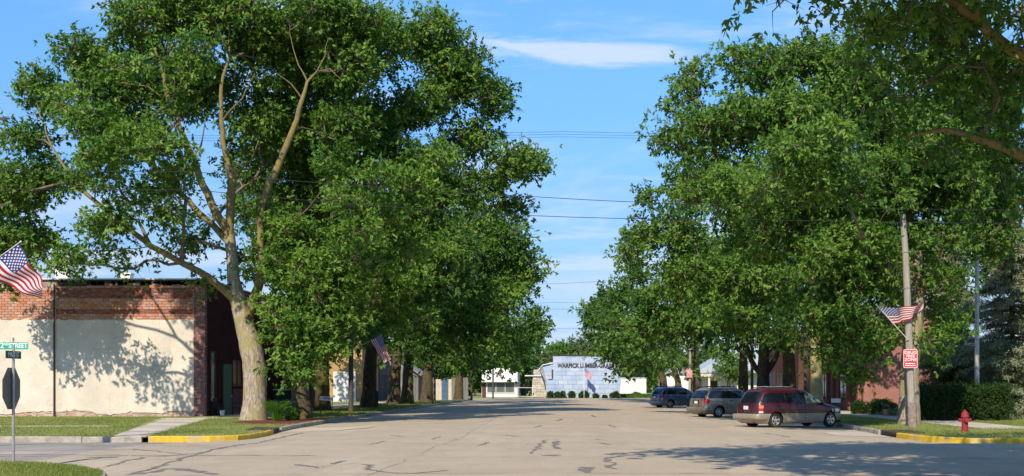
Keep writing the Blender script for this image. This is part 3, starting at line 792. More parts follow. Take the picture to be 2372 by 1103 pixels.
for i in range(14):
    piece('plank', plank4 if i in (4, 5, 8) else (plank3 if i in (6, 7) else plank2), (-16.6+i*.4, 156+rb.uniform(-.02, .02), 0), L5)
b = MB(); b.box(-16.8, -11.3, 156.03, 156.1, .5, .62); b.box(-16.8, -11.3, 156.03, 156.1, 2, 2.12); part('rail', b, M['grey_wood'], L5)

L6 = thing('white_building', 'small white building with a dark shop window and stepped top', 'building', (-9, 192, 0))
b = MB(); b.prism([(-11.8, 0), (-6.5, 0), (-6.5, 3.75), (-7.6, 3.8), (-7.6, 4.3), (-10.4, 4.35), (-10.4, 4.1), (-11.8, 4.0)], 192, 204, axis='y'); part('wall', b, M['white'], L6)
b = MB(); b.box(-10.95, -7.0, 191.93, 192.02, .75, 2.15)
w6 = part('window', b, pm('dark_pane', (.10, .11, .12), (.14, .15, .16), 1.2, .3, 0, spec=.5), L6)
b = MB()
for x in (-11.02, -9.7, -8.35, -7.0): b.box(x, x+.07, 191.88, 192, .7, 2.2)
b.box(-11.02, -6.93, 191.88, 192, .65, .72); part('frame', b, M['white'], w6)
b = MB(); b.box(-11.75, -11.15, 191.9, 192, 0, 2.1); part('door', b, M['brown_wood'], L6)
b = MB(); b.box(-12.1, -6.4, 191.0, 192, 2.25, 2.38); part('awning', b, M['white_metal'], L6)

# the lumber building closing the street
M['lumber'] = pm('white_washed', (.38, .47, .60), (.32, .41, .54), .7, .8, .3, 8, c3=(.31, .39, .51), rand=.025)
LU = thing('lumber_building', 'white painted false front building with dark lettering closing the street', 'building', (3, 181, 0))
q = lambda px, py: ((px-1300)/F*181, H+(893-py)/F*181)
body = [q(1268, 924), q(1264, 893), q(1257, 848), q(1281, 843), q(1281, 824), q(1398, 825), q(1398, 841), q(1443, 845), q(1440, 870), q(1434, 924)]
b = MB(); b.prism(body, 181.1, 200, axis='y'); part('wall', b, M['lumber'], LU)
# whitewashed panels on the front, each its own sheet
def clip_row(z):      # half width of the front at height z
    P = body; xs = []
    for i in range(len(P)):
        (xa, za), (xb, zb) = P[i], P[(i+1) % len(P)]
        if (za > z) != (zb > z): xs.append(xa+(xb-xa)*(z-za)/(zb-za))
    return (min(xs), max(xs)) if xs else None
z = .02; r = 0
while z < 5.8:
    zz = min(z+.62, 5.82); c = clip_row((z+zz)/2)
    if c:
        xa, xb = c; n = int((xb-xa)/1.25)+1; offs = .5 if r % 2 else 0
        xs = [xa]+[xa+(k+offs)*1.25 for k in range(1, n) if xa+(k+offs)*1.25 < xb-.3]+[xb]
        for k in range(len(xs)-1):
            b = MB(); j = rb.uniform(0, .03)
            b.box(xs[k]+.012, xs[k+1]-.012, 181.03-j, 181.12, z+.012, zz-.012); part('panel', b, M['lumber'], LU)
    z = zz; r += 1
b = MB(); b.prism([q(1281, 824), q(1398, 825), q(1398, 822.5), q(1281, 821.5)], 180.9, 200, axis='y'); part('coping', b, M['black_trim'], LU)
b = MB(); b.prism([q(1257, 848), q(1250, 857), q(1262, 882), q(1268, 893)], 181, 199, axis='y'); part('lean_to', b, M['grey_roof'], LU)
b = MB(); b.prism([q(1249, 857), q(1258, 846), q(1281, 842), q(1281, 840), q(1257, 844.5), q(1246, 857)], 180.8, 200, axis='y'); part('eave', b, M['white_metal'], LU)
b = MB(); b.prism([q(1443, 845), q(1442, 843.5), q(1456, 855), q(1455, 857)], 180.8, 200, axis='y'); part('eave', b, M['white_metal'], LU)
b = MB(); b.box(q(1278, 0)[0], q(1281, 0)[0], 180.93, 181, q(0, 876)[1], q(0, 856)[1]); b.box(q(1270, 0)[0], q(1281, 0)[0], 180.93, 181, q(0, 879)[1], q(0, 878)[1]); part('old_bracket', b, M['black_trim'], LU)

def text_obj(name, body_, size, mat, loc, parent, rot=(PI/2, 0, 0), ext=.004, align='CENTER', bold=.0, sx=1.0, spacing=1.0):
    cu = bpy.data.curves.new(name, 'FONT'); cu.body = body_; cu.size = size; cu.extrude = ext; cu.align_x = align; cu.align_y = 'CENTER'; cu.offset = bold
    cu.space_character = spacing; cu.resolution_u = 3
    o = bpy.data.objects.new(name, cu); COL.objects.link(o); bpy.context.view_layer.update()
    me = bpy.data.meshes.new_from_object(o.evaluated_get(bpy.context.evaluated_depsgraph_get()))
    bpy.data.objects.remove(o); me.materials.clear(); me.materials.append(mat); me.name = name
    r = link(name, me, parent); r.location = Vector(loc)-worldoff(parent); r.rotation_euler = rot; r.scale = (sx, 1, 1); return r
M['letter'] = pm('letter_paint', (.035, .03, .04), (.07, .06, .07), 3, .8)
xt0, zt = q(1356.5, 847.5)
text_obj('lettering', 'WARPICK LUMBER-GRAIN', .86, M['letter'], (xt0, 180.96, zt), LU, bold=.035, sx=.78)

# stone wall and gate between the buildings
M['stone'] = pm('pale_stone', (.58, .53, .45), (.45, .41, .35), 2, .9, .6, rand=.2)
SW = thing('stone_wall', 'pale rough block wall left of the white lumber building', 'wall', (-3.2, 196, 0))
b = MB(); b.box(-4.45, -1.9, 196.1, 196.5, 0, 4.0); part('backing', b, M['black_trim'], SW)
z = .1; r = 0
while z < 3.9:
    h = rb.uniform(.2, .36); x = -4.4+rb.uniform(0, .3)*(1 if z > 2.5 or z < .8 else .2)
    while x < -2.0:
        w_ = rb.uniform(.35, .95); bb = MB(); d0 = rb.uniform(0, .08); bb.box(x+.015, min(x+w_, -1.9)-.015, 196-d0, 196.12, z+.012, z+h-.012); part('stone', bb, M['stone'], SW); x += w_
    z += h
b = MB(); b.box(-5.5, -1.9, 195.7, 195.8, 3.15, 3.3); part('beam', b, M['white'], SW)
GT = thing('pipe_gate', 'low white pipe gate across the yard entrance', 'gate', (-5, 186, 0))
for x in (-6.2, -4.15, -2.3):
    b = MB(); b.tube([(x, 186, 0), (x, 186, 1.55)], .045, 6); part('post', b, M['white'], GT)
for z in (.2, 1.45):
    b = MB(); b.tube([(-6.2, 186, z), (-2.3, 186, z-.1)], .035, 6); part('rail', b, M['white'], GT)
WG = thing('white_garage', 'long plain white wall of a garage right of the lumber building', 'garage', (11, 207, 0))
b = MB(); b.box(9.0, 13.6, 207, 216, -.1, 2.9); part('wall', b, M['white'], WG)
b = MB(); b.box(8.9, 13.7, 206.9, 216.1, 2.9, 3.0); part('roof', b, M['white_metal'], WG)

# right side
R1 = thing('pink_brick_building', 'pinkish red brick building behind the trees on the right', 'building', (19.7, 84, 0))
b = MB(); b.box(19.6, 24, 84, 104, -.2, 6.6); part('wall', b, M['brick_pink'], R1)
b = MB(); b.box(19.5, 24.1, 83.9, 104.1, 6.6, 6.8); part('coping', b, M['concrete'], R1)
xr = 19.6
facade_window(R1, 88.5, 91, 0.9, 2.7, xf=xr, sgn=-1, fm='brown_wood')
facade_window(R1, 95, 99, 0.9, 3, xf=xr, sgn=-1, fm='brown_wood', mull=2)
b = MB(); b.box(xr-.08, xr, 85.0, 87.4, 0, 2.5); part('door', b, M['brown_wood'], R1)
for y in (84.6, 87.8, 92.5, 94.4, 100.5):
    b = MB(); b.box(xr-.22, xr, y, y+.4, 0, 5.8); part('pilaster', b, M['brick_pink'], R1)
b = MB(); b.box(18.3, 19.5, 91.6, 91.72, 2.55, 2.95); sg = single('shop_sign', b, paint('sign_red', (.5, .02, .05), .5, 0), 'small red projecting sign over the shop door right of the pale trunk', 'sign', (18.9, 91.6, 2.7))
R2 = thing('brown_brick_building', 'brown brick shop front with dark windows far down the right side', 'building', (19.6, 107, 0))
b = MB(); b.box(19.6, 30, 107, 128, -.2, 6.2); part('wall', b, M['brick_brown'], R2)
b = MB(); b.box(19.5, 30.1, 106.9, 128.1, 6.2, 6.4); part('coping', b, M['concrete'], R2)
for y0 in (109, 114, 119, 123.5): facade_window(R2, y0, y0+3, .9, 3, xf=19.6, sgn=-1, fm='brown_wood')
R3 = thing('porch_house', 'small white house with a pale blue gable and porch columns', 'house', (18, 150, 0))
b = MB(); b.box(16.6, 26, 152, 162, -.1, 3.2); part('wall', b, M['white'], R3)
b = MB(); b.prism([(15.6, 3.2), (26.4, 3.2), (21, 6.6)], 150.2, 162.4, axis='y'); part('roof', b, pm('pale_blue', (.42, .50, .56), (.36, .43, .5), 1.5, .7), R3)
for x in (15.9, 17.2, 18.5):
    b = MB(); b.tube([(x, 150.5, 0), (x, 150.5, 3.1)], .13, 8); part('column', b, M['white'], R3)
b = MB(); b.box(15.7, 20, 150.3, 152, 2.75, 3.2); part('porch_beam', b, M['stucco'], R3)
b = MB(); b.box(17.4, 18.3, 151.9, 151.98, 0, 2.3); part('door', b, M['brown_wood'], R3)
R4 = thing('white_shed', 'white clapboard shed glimpsed behind the blue minivan', 'shed', (14.6, 168, 0))
b = MB(); b.box(13.7, 18.5, 176, 182, -.1, 3.2); part('wall', b, M['white'], R4)
b = MB(); b.prism([(13.5, 3.2), (18.7, 3.2), (16.1, 4.6)], 175.8, 182.2, axis='y'); part('roof', b, M['grey_roof'], R4)

# ------------------------------------------------------------------ minivans
M['tyre'] = pm('tyre', (.022, .022, .022), (.035, .033, .03), 6, .85, .2)
M['alloy'] = pm('alloy', (.62, .60, .56), (.5, .48, .44), 6, .35, .1, metal=.6)
M['tint'] = pm('tinted_glass', (.006, .009, .014), (.008, .012, .018), 1, .05, 0, spec=.8)
M['clearg'] = pm('front_glass', (.13, .19, .15), (.09, .13, .11), 3, .08, 0, spec=.7)
M['chrome'] = pm('chrome', (.7, .7, .7), (.6, .6, .6), 2, .15, 0, metal=1)
M['lens_red'] = paint('lens_red', (.45, .008, .01), .15, 1)
M['lens_amber'] = paint('lens_amber', (.75, .20, .01), .15, 1)
M['lens_clear'] = paint('lens_clear', (.6, .6, .6), .15, 1)
M['plate'] = pm('plate', (.7, .7, .7), (.6, .62, .65), 20, .5)
M['liner'] = pm('wheel_well', (.012, .012, .012), (.02, .02, .02), 4, .9)
def interp(tab, z, k):
    for i in range(len(tab)-1):
        if tab[i][0] <= z <= tab[i+1][0]:
            t = (z-tab[i][0])/(tab[i+1][0]-tab[i][0]); return tab[i][k]+(tab[i+1][k]-tab[i][k])*t
    return tab[-1][k] if z > tab[-1][0] else tab[0][k]
def smooth_tab(tab, n=4):
    out = []
    zs = [r[0] for r in tab]
    for i in range(len(tab)-1):
        for s_ in range(n if tab[i+1][0]-tab[i][0] > .05 else 2):
            k = n if tab[i+1][0]-tab[i][0] > .05 else 2
            t = s_/k; z = tab[i][0]+(tab[i+1][0]-tab[i][0])*t
            row = [z]
            for c in (1, 2, 3):
                p0 = tab[max(i-1, 0)][c]; p1 = tab[i][c]; p2 = tab[i+1][c]; p3 = tab[min(i+2, len(tab)-1)][c]
                z0 = tab[max(i-1, 0)][0]; z1 = tab[i][0]; z2 = tab[i+1][0]; z3 = tab[min(i+2, len(tab)-1)][0]
                m1 = (p2-p0)/max(1e-6, z2-z0)*(z2-z1); m2 = (p3-p1)/max(1e-6, z3-z1)*(z2-z1)
                # clamp slopes so flat parts stay flat
                dlt = p2-p1
                m1 = 0 if m1*dlt <= 0 else math.copysign(min(abs(m1), 3*abs(dlt)), dlt); m2 = 0 if m2*dlt <= 0 else math.copysign(min(abs(m2), 3*abs(dlt)), dlt)
                row.append((2*t**3-3*t*t+1)*p1+(t**3-2*t*t+t)*m1+(-2*t**3+3*t*t)*p2+(t**3-t*t)*m2)
            out.append(tuple(row))
    out.append(tuple(tab[-1])); return out
WIND = [(.20, -2.30, 2.30, .84), (.28, -2.46, 2.44, .90), (.45, -2.52, 2.50, .935), (.60, -2.52, 2.50, .945), (.64, -2.46, 2.49, .95), (.80, -2.45, 2.42, .955), (.93, -2.44, 2.18, .95),
        (1.02, -2.43, 1.78, .935), (1.10, -2.40, 1.42, .91), (1.20, -2.34, 1.20, .88), (1.40, -2.20, .86, .82), (1.56, -2.07, .56, .76), (1.65, -1.97, .32, .70), (1.70, -1.85, .08, .60), (1.725, -1.6, -.25, .40)]
CARA = [(.19, -2.28, 2.30, .84), (.27, -2.46, 2.42, .92), (.42, -2.52, 2.47, .97), (.56, -2.53, 2.47, .985), (.62, -2.47, 2.45, .99), (.80, -2.46, 2.34, .99), (.92, -2.45, 2.08, .98),
        (1.02, -2.43, 1.62, .96), (1.10, -2.39, 1.30, .93), (1.20, -2.33, 1.10, .90), (1.40, -2.18, .72, .84), (1.56, -2.04, .40, .78), (1.64, -1.95, .18, .72), (1.69, -1.84, -.05, .62), (1.71, -1.6, -.35, .42)]
def se_n(z, front): return (3.2 if front else 6.5) if z < 1.05 else (3.6 if front else 6)
def outline(tab, z, N=56):
    xr_, xf_, hw = interp(tab, z, 1), interp(tab, z, 2), interp(tab, z, 3); xc = -.2 if z < 1.05 else (xr_+xf_)/2; pts = []
    for k in range(N):
        t = 2*PI*k/N; c, s_ = math.cos(t), math.sin(t); n = se_n(z, c > 0); Lh = (xf_-xc) if c > 0 else (xc-xr_)
        pts.append((xc+Lh*math.copysign(abs(c)**(2/n), c), hw*math.copysign(abs(s_)**(2/n), s_), z))
    return pts
def side_y(tab, x, z):
    xr_, xf_, hw = interp(tab, z, 1), interp(tab, z, 2), interp(tab, z, 3); xc = -.2 if z < 1.05 else (xr_+xf_)/2
    front = x > xc; n = se_n(z, front); Lh = (xf_-xc) if front else (xc-xr_); u = min(.999, abs(x-xc)/Lh)
    return hw*(1-u**n)**(1/n)
def end_x(tab, y, z, front):
    xr_, xf_, hw = interp(tab, z, 1), interp(tab, z, 2), interp(tab, z, 3); xc = -.2 if z < 1.05 else (xr_+xf_)/2
    n = se_n(z, front); u = min(.999, abs(y)/hw); q = (1-u**n)**(1/n)
    return xc+(xf_-xc)*q if front else xc-(xc-xr_)*q
def side_patch(tab, fx0, fx1, z0, z1, sgn, off=.006, nx=8, nz=6, rc=.0):
    b = MB(); vs = []
    for j in range(nz+1):
        z = z0+(z1-z0)*j/nz; x0 = fx0(z) if callable(fx0) else fx0; x1 = fx1(z) if callable(fx1) else fx1
        e = min(j, nz-j)/nz; sh = rc*max(0, 1-e*6)**2
        for i in range(nx+1):
            x = x0+sh+(x1-x0-2*sh)*i/nx; vs.append((x, sgn*(side_y(tab, x, z)+off), z))
    b.add(vs, [(j*(nx+1)+i, j*(nx+1)+i+1, (j+1)*(nx+1)+i+1, (j+1)*(nx+1)+i) for j in range(nz) for i in range(nx)]); return b
def end_patch(tab, hw0, hw1, z0, z1, front, off=.006, ny=12, nz=6, ya=None, yb=None, rc=.0):
    b = MB(); vs = []; sg_ = 1 if front else -1
    for j in range(nz+1):
        t = j/nz; z = z0+(z1-z0)*t; h = hw0+(hw1-hw0)*t; e = min(t, 1-t); sh = rc*max(0, 1-e*6)**2
        a = -h+sh if ya is None else ya; c = h-sh if yb is None else yb
        for i in range(ny+1):
            y = a+(c-a)*i/ny; vs.append((end_x(tab, y, z, front)+sg_*off, y, z))
    b.add(vs, [(j*(ny+1)+i, j*(ny+1)+i+1, (j+1)*(ny+1)+i+1, (j+1)*(ny+1)+i) for j in range(nz) for i in range(ny)]); return b
def make_van(label, loc, theta, paintm, lowm, tab, AX, style, group, wheel_spokes=5, zs=1.0):
    t = thing('minivan', label, 'car', loc, group, rotz=PI/2-theta)
    rings = smooth_tab(tab, 4); N = 56; b = MB(); vs = []
    for r in rings: vs += outline(tab, r[0], N) if False else [p for p in outline([*rings], r[0], N)]
    fs = [(i*N+k, i*N+(k+1) % N, (i+1)*N+(k+1) % N, (i+1)*N+k) for i in range(len(rings)-1) for k in range(N)]
    fs += [tuple(range(N))[::-1], tuple((len(rings)-1)*N+k for k in range(N))]
    b.add(vs, fs); me0 = b.mesh('shell', paintm); tab = rings
    o = link('shell', me0)
    cut = MB(); RA = .385
    for ax in AX:
        for s_ in (-1, 1):
            Mx = Matrix.Translation((ax, s_*.86, .335)) @ Matrix.Rotation(PI/2, 4, 'X')
            cut.lathe([(RA, -.24), (RA, .24)], n=28, M=Mx)
    oc = link('cutter', cut.mesh('cutter', M['liner']))
    md = o.modifiers.new('b', 'BOOLEAN'); md.object = oc; md.operation = 'DIFFERENCE'; md.solver = 'EXACT'
    bpy.context.view_layer.update()
    me = bpy.data.meshes.new_from_object(o.evaluated_get(bpy.context.evaluated_depsgraph_get()))
    bpy.data.objects.remove(o); bpy.data.objects.remove(oc)
    groups = {'body': [], 'cladding': [], 'wheel_well': []}
    for p in me.polygons:
        c = p.center; rr = min(math.hypot(c.x-ax, c.z-.335) for ax in AX)
        inn = rr < RA-.0 + .004 and abs(c.y) < 1.2 and all(min(math.hypot(me.vertices[v].co.x-ax, me.vertices[v].co.z-.335) for ax in AX) < RA+.01 for v in p.vertices)
        groups['wheel_well' if inn else ('cladding' if c.z < .615 else 'body')].append(tuple(p.vertices))
    for nme, mt in (('body', paintm), ('cladding', lowm), ('wheel_well', M['liner'])):
        used = sorted({v for f in groups[nme] for v in f}); mp = {v: i for i, v in enumerate(used)}
        bb = MB(); bb.add([me.vertices[v].co for v in used], [tuple(mp[v] for v in f) for f in groups[nme]])
        part(nme, bb, mt, t, smooth=35, local=True, recalc=False)
    P = lambda nme, bb, mt, par=None, **k: part(nme, bb, mt, par or t, local=True, **k)
    z0, z1 = 1.10, 1.53
    fr = lambda z: interp(tab, z, 2)-.20
    for sg_ in (-1, 1):
        rear = lambda z: interp(tab, z, 1)+.16
        P('quarter_window', side_patch(tab, rear, -1.02, z0, z1, sg_, rc=.06), M['tint'], smooth=True)
        P('sliding_door_window', side_patch(tab, -.97, .02, z0, z1, sg_, rc=.03), M['tint'], smooth=True)
        P('front_window', side_patch(tab, .09, fr, z0-.04, z1-.02, sg_, rc=.03), M['clearg'], smooth=True)
        P('pillar_trim', side_patch(tab, -1.03, -.96, z0, z1, sg_, .004, 2), M['liner']); P('pillar_trim', side_patch(tab, .01, .10, z0, z1, sg_, .004, 2), M['liner'])
        for xs_ in (-1.0, .05, 1.22):
            P('door_gap', side_patch(tab, xs_-.008, xs_+.008, .30, 1.07, sg_, .003, 1, 10), M['liner'])
        P('slide_rail', side_patch(tab, -2.1, -1.05, .93, .955, sg_, .004, 6, 1), M['liner'])
        P('side_moulding', side_patch(tab, -1.15, 1.25, .60, .635, sg_, .014, 12, 1), lowm if style == 'two' else paintm)
        for xs_ in (-.8, .2):
            bb = MB(); y = side_y(tab, xs_, .95); bb.box(xs_, xs_+.2, min(sg_*y, sg_*(y+.035)), max(sg_*y, sg_*(y+.035)), .935, .97); P('door_handle', bb, M['liner'] if style != 'two' else paintm)
        bb = MB(); y = side_y(tab, 1.0, 1.08); bb.ball((1.0, sg_*(y+.13), 1.1), (.07, .12, .085)); mr = P('mirror', bb, M['liner'] if style == 'cara' else paintm, smooth=True)
        # tail lamps wrap the rear corners
        if style == 'two':
            for (a, e, mt) in ((.74, .86, 'lens_red'), (.86, .985, 'lens_amber'), (.655, .73, 'lens_clear')):
                P('tail_lamp', side_patch(tab, lambda z: interp(tab, z, 1)+.10, lambda z: interp(tab, z, 1)+.27, a, e, sg_, .012, 5, 3), M[mt], smooth=True)
        else:
            P('tail_lamp', side_patch(tab, lambda z: interp(tab, z, 1)+.03, lambda z: interp(tab, z, 1)+.10+.22*max(0, 1-abs(z-.95)/.16), .80, 1.08, sg_, .012, 5, 6), M['lens_red'], smooth=True)
            P('tail_lamp', end_patch(tab, 0, 0, .82, 1.05, False, .012, 4, 3, sg_*.78, sg_*.955), M['lens_red'], smooth=True)
        P('headlamp', end_patch(tab, 0, 0, .68, .82, True, .012, 5, 3, sg_*.48, sg_*.86), M['lens_clear'], smooth=True)
        bb = MB(); pts = [(x, sg_*(.60-.02*abs(x+.7)), 1.755) for x in (-1.7, -1.2, -.7, -.2)]; bb.tube([(-1.72, sg_*.58, 1.69)]+pts+[(-.12, sg_*.58, 1.69)], .018, 6); P('roof_rail', bb, M['liner'], smooth=True)
    for x in (-1.45, -.6):
        bb = MB(); bb.tube([(x, -.6, 1.765), (x, 0, 1.79), (x, .6, 1.765)], .02, 6); P('roof_bar', bb, M['liner'] if style != 'two' else M['alloy'])
    P('rear_window', end_patch(tab, .78, .60, 1.10, 1.55, False, .007, rc=.05), M['tint'], smooth=True)
    P('windshield', end_patch(tab, .84, .66, 1.14, 1.58, True, .007, rc=.03), M['clearg'], smooth=True)
    P('tailgate_gap', end_patch(tab, .88, .88, .645, .66, False, .004, 12, 1), M['liner'])
    for sg_ in (-1, 1):
        P('tailgate_gap', end_patch(tab, 0, 0, .66, 1.6, False, .005, 1, 14, sg_*.775 if style == 'two' else sg_*.77, sg_*.787 if style == 'two' else sg_*.782), M['liner'])
    P('plate_recess', end_patch(tab, .30, .26, .80, .99, False, .004, 4, 2), M['liner'] if style != 'two' else paintm)
    bb = MB(); xp = end_x(tab, 0, .88, False); bb.box(xp-.025, xp-.008, -.155, .155, .80, .955); P('licence_plate', bb, M['plate'])
    bb = MB(); bb.box(xp-.04, xp, -.3, .3, .985, 1.01); P('tailgate_grip', bb, M['liner'])
    bb = MB(); bb.tube([(end_x(tab, 0, 1.14, False)-.03, 0, 1.12), (end_x(tab, .3, 1.2, False)-.03, .3, 1.19), (end_x(tab, .45, 1.2, False)-.03, .45, 1.2)], .012, 5); P('rear_wiper', bb, M['liner'])
    # bumper
    bb = MB(); vs = []; nb = 24
    prof = [(.36, .0), (.38, .055), (.45, .075), (.56, .075), (.60, .06), (.605, .0)]
    for i in range(nb+1):
        th = PI/2+PI*(i/nb) ; 
        for (z, of) in prof:
            n = 7; c, s_ = math.cos(th), math.sin(th); xr_, hw = interp(tab, z, 1), interp(tab, z, 3)
            x = -2.0+(2.0+xr_-of)*abs(c)**(2/n) if c < 0 else -2.0; x = min(x, -2.0) if c < 0 else -2.0
            y = (hw+of*.35)*math.copysign(abs(s_)**(2/n), s_); vs.append((x, y, z))
    k = len(prof)
    bb.add(vs, [(i*k+j, i*k+j+1, (i+1)*k+j+1, (i+1)*k+j) for i in range(nb) for j in range(k-1)]); P('rear_bumper', bb, lowm, smooth=50)
    bb = MB(); bb.box(-2.2, 2.2, -.72, .72, .19, .3); P('underbody', bb, M['liner'])
    bb = MB(); bb.tube([(-2.3, -.5, .24), (-2.56, -.5, .23)], .035, 8); P('exhaust', bb, M['iron'])
    # wheels
    for ax in AX:
        for s_ in (-1, 1):
            Mx = Matrix.Translation((ax, s_*.79, .33)) @ Matrix.Rotation(-s_*PI/2, 4, 'X')
            bb = MB(); bb.lathe([(.20, -.10), (.30, -.115), (.325, -.09), (.332, 0), (.325, .09), (.30, .115), (.215, .105), (.205, .07)], n=30, M=Mx); wh = P('wheel', bb, M['tyre'], smooth=40)
            bb = MB(); bb.lathe([(.205, .03), (.212, .10), (.195, .112), (.188, .07), (.186, .035)], n=30, M=Mx)
            for q_ in range(wheel_spokes):
                Ms = Mx @ Matrix.Rotation(2*PI*q_/wheel_spokes+.3, 4, 'Z')
                wsp = .045 if wheel_spokes == 5 else .024
                pts_ = [(.02, -wsp*.7, .075), (.195, -wsp*1.15, .085), (.195, wsp*1.15, .085), (.02, wsp*.7, .075)]
                top_ = [Ms @ Vector(v) for v in pts_]; bt_ = [Ms @ (Vector(v)-Vector((0, 0, .03))) for v in pts_]
                bb.add(top_+bt_, [(0, 1, 2, 3), (4, 5, 6, 7), (0, 1, 5, 4), (1, 2, 6, 5), (2, 3, 7, 6), (3, 0, 4, 7)])
            bb.lathe([(.0, .05), (.055, .05), (.055, .098), (.03, .105)], n=14, M=Mx); P('rim', bb, M['alloy'], wh, smooth=40)
            bb = MB(); bb.lathe([(.0, .02), (.19, .02), (.19, .028), (0, .028)], n=20, M=Mx); P('brake_disc', bb, M['liner'], wh)
    return t
P_maroon = paint('maroon', (.055, .005, .013), .32, .5, .1, dirt=.1); P_tan = paint('tan_lower', (.36, .31, .23), .4, .5, .3, dirt=.55)
P_olive = paint('pewter', (.25, .23, .17), .32, .9, .45, dirt=.35); P_olive_low = paint('pewter_low', (.23, .21, .16), .38, .6, .4, dirt=.55)
P_blue = paint('steel_blue', (.08, .17, .32), .3, .9, .45, dirt=.2); P_blue_low = paint('steel_blue_low', (.09, .16, .27), .35, .7, .4, dirt=.3)
TH = math.radians(62)
def place(px, py, th, ax0, yside=-.9):
    """van whose right rear tyre stands on the photo's ground point"""
    gx, gy = G(px, py); c, s_ = math.sin(th), math.cos(th)     # forward = (c, s_)
    # right side vector = (s_, -c)
    ox = gx-c*ax0-s_*.88; oy = gy-s_*ax0+c*.88
    return (ox, oy, gz(min(ox, 12), oy)+.0)
gvan = 'minivans parked at an angle to the right kerb'
v1 = make_van('maroon minivan with tan lower panels, nearest of the three parked minivans', place(1797, 991, TH, -1.52), TH, P_maroon, P_tan, WIND, (-1.52, 1.5), 'two', gvan)
v2 = make_van('pewter grey minivan parked between the maroon and blue ones', place(1665, 967, TH, -1.5), TH, P_olive, P_olive_low, CARA, (-1.5, 1.52), 'cara', gvan, 8)
v3 = make_van('steel blue minivan, farthest of the three parked minivans', place(1553, 945, TH, -1.5), TH, P_blue, P_blue_low, CARA, (-1.5, 1.52), 'cara', gvan, 8)

# ------------------------------------------------------------------ flags, poles, signs
def flagmat():
    m, t, b, out = newmat('flag_cloth')
    u = t.nodes.new('ShaderNodeUVMap'); u.uv_map = 'UVMap'; sp = t.nodes.new('ShaderNodeSeparateXYZ'); t.links.new(u.outputs[0], sp.inputs[0])
    U, V = sp.outputs[0], sp.outputs[1]          # V = 0 at top
    s_ = math_n(t, 'MODULO', math_n(t, 'FLOOR', math_n(t, 'MULTIPLY', V, 13)), 2)
    col = mix_n(t, s_, (.46, .008, .03), (.74, .72, .70))
    can = math_n(t, 'MULTIPLY', math_n(t, 'LESS_THAN', U, .4), math_n(t, 'LESS_THAN', V, 7/13))
    # 9 staggered rows of stars (6,5,6,5...): dots on a checkered grid of 11 x 9
    gx = math_n(t, 'MULTIPLY', math_n(t, 'DIVIDE', U, .4), 12); gy = math_n(t, 'MULTIPLY', math_n(t, 'DIVIDE', V, 7/13), 10)
    rx = math_n(t, 'ROUND', gx); ry = math_n(t, 'ROUND', gy)
    dx_ = math_n(t, 'MULTIPLY', math_n(t, 'SUBTRACT', gx, rx), 1.0); dy_ = math_n(t, 'SUBTRACT', gy, ry)
    dd = math_n(t, 'SQRT', math_n(t, 'ADD', math_n(t, 'MULTIPLY', dx_, dx_), math_n(t, 'MULTIPLY', dy_, dy_)))
    par_ = math_n(t, 'LESS_THAN', math_n(t, 'MODULO', math_n(t, 'ADD', rx, ry), 2), .5)
    inb = math_n(t, 'MULTIPLY', math_n(t, 'MULTIPLY', math_n(t, 'GREATER_THAN', rx, .5), math_n(t, 'LESS_THAN', rx, 11.5)), math_n(t, 'MULTIPLY', math_n(t, 'GREATER_THAN', ry, .5), math_n(t, 'LESS_THAN', ry, 9.5)))
    star = math_n(t, 'MULTIPLY', math_n(t, 'MULTIPLY', math_n(t, 'LESS_THAN', dd, .42), par_), inb)
    cc_ = mix_n(t, star, (.035, .04, .20), (.75, .74, .72))
    col = mix_n(t, can, col, cc_)
    t.links.new(col, b.inputs['Base Color']); b.inputs['Roughness'].default_value = .8
    tr = t.nodes.new('ShaderNodeBsdfTranslucent'); t.links.new(col, tr.inputs[0]); mx = t.nodes.new('ShaderNodeMixShader'); mx.inputs[0].default_value = .25
    t.links.new(b.outputs[0], mx.inputs[1]); t.links.new(tr.outputs[0], mx.inputs[2]); t.links.new(mx.outputs[0], out.inputs[0]); return m
M['flag'] = flagmat()
M['staff'] = pm('staff', (.70, .69, .66), (.6, .6, .58), 4, .4, .1)
def flag(label, ht, hb, ft, fb, staff=None, amp=.06, waves=2.5, sag=(0, 0, 0), group='flags on brackets along the street', phase=0., sr=.016):
    ht, hb, ft, fb = [Vector(v) for v in (ht, hb, ft, fb)]; sag = Vector(sag)
    t = thing('flag', label, 'flag', tuple(ht), group)
    nu, nv = 36, 14; vs = []; uv = []
    nn = (ft-ht).cross(hb-ht).normalized()
    for j in range(nv+1):
        for i in range(nu+1):
            u, v = i/nu, j/nv
            p = (ht.lerp(ft, u)).lerp(hb.lerp(fb, u), v)
            ph = 2*PI*(waves*u+.45*v)+phase
            p = p+nn*amp*math.sin(ph)*min(1, u*2.2)+(hb-ht).normalized()*amp*.35*math.sin(ph*1.3+1)*u+sag*4*u*(1-u)
            vs.append(p-ht); uv.append((u, v))
    me = bpy.data.meshes.new('cloth'); fs = [(j*(nu+1)+i, j*(nu+1)+i+1, (j+1)*(nu+1)+i+1, (j+1)*(nu+1)+i) for j in range(nv) for i in range(nu)]
    me.from_pydata([tuple(v) for v in vs], [], fs); ul = me.uv_layers.new(name='UVMap')
    for lp in me.loops: ul.data[lp.index].uv = uv[lp.vertex_index]
    me.polygons.foreach_set('use_smooth', [True]*len(fs)); me.materials.append(M['flag']); link('cloth', me, t)
    if staff:
        b = MB(); b.tube(staff, sr, 6); part('staff', b, M['staff'], t)
        b = MB(); b.ball(staff[0], sr*1.9, 8, 6); part('finial', b, M['staff'], t)
    return t
M['pole_wood'] = pm('weathered_pole', (.38, .35, .30), (.24, .22, .19), 5, .95, .6, 20, stretch=(4, 4, .3), c3=(.30, .27, .24))
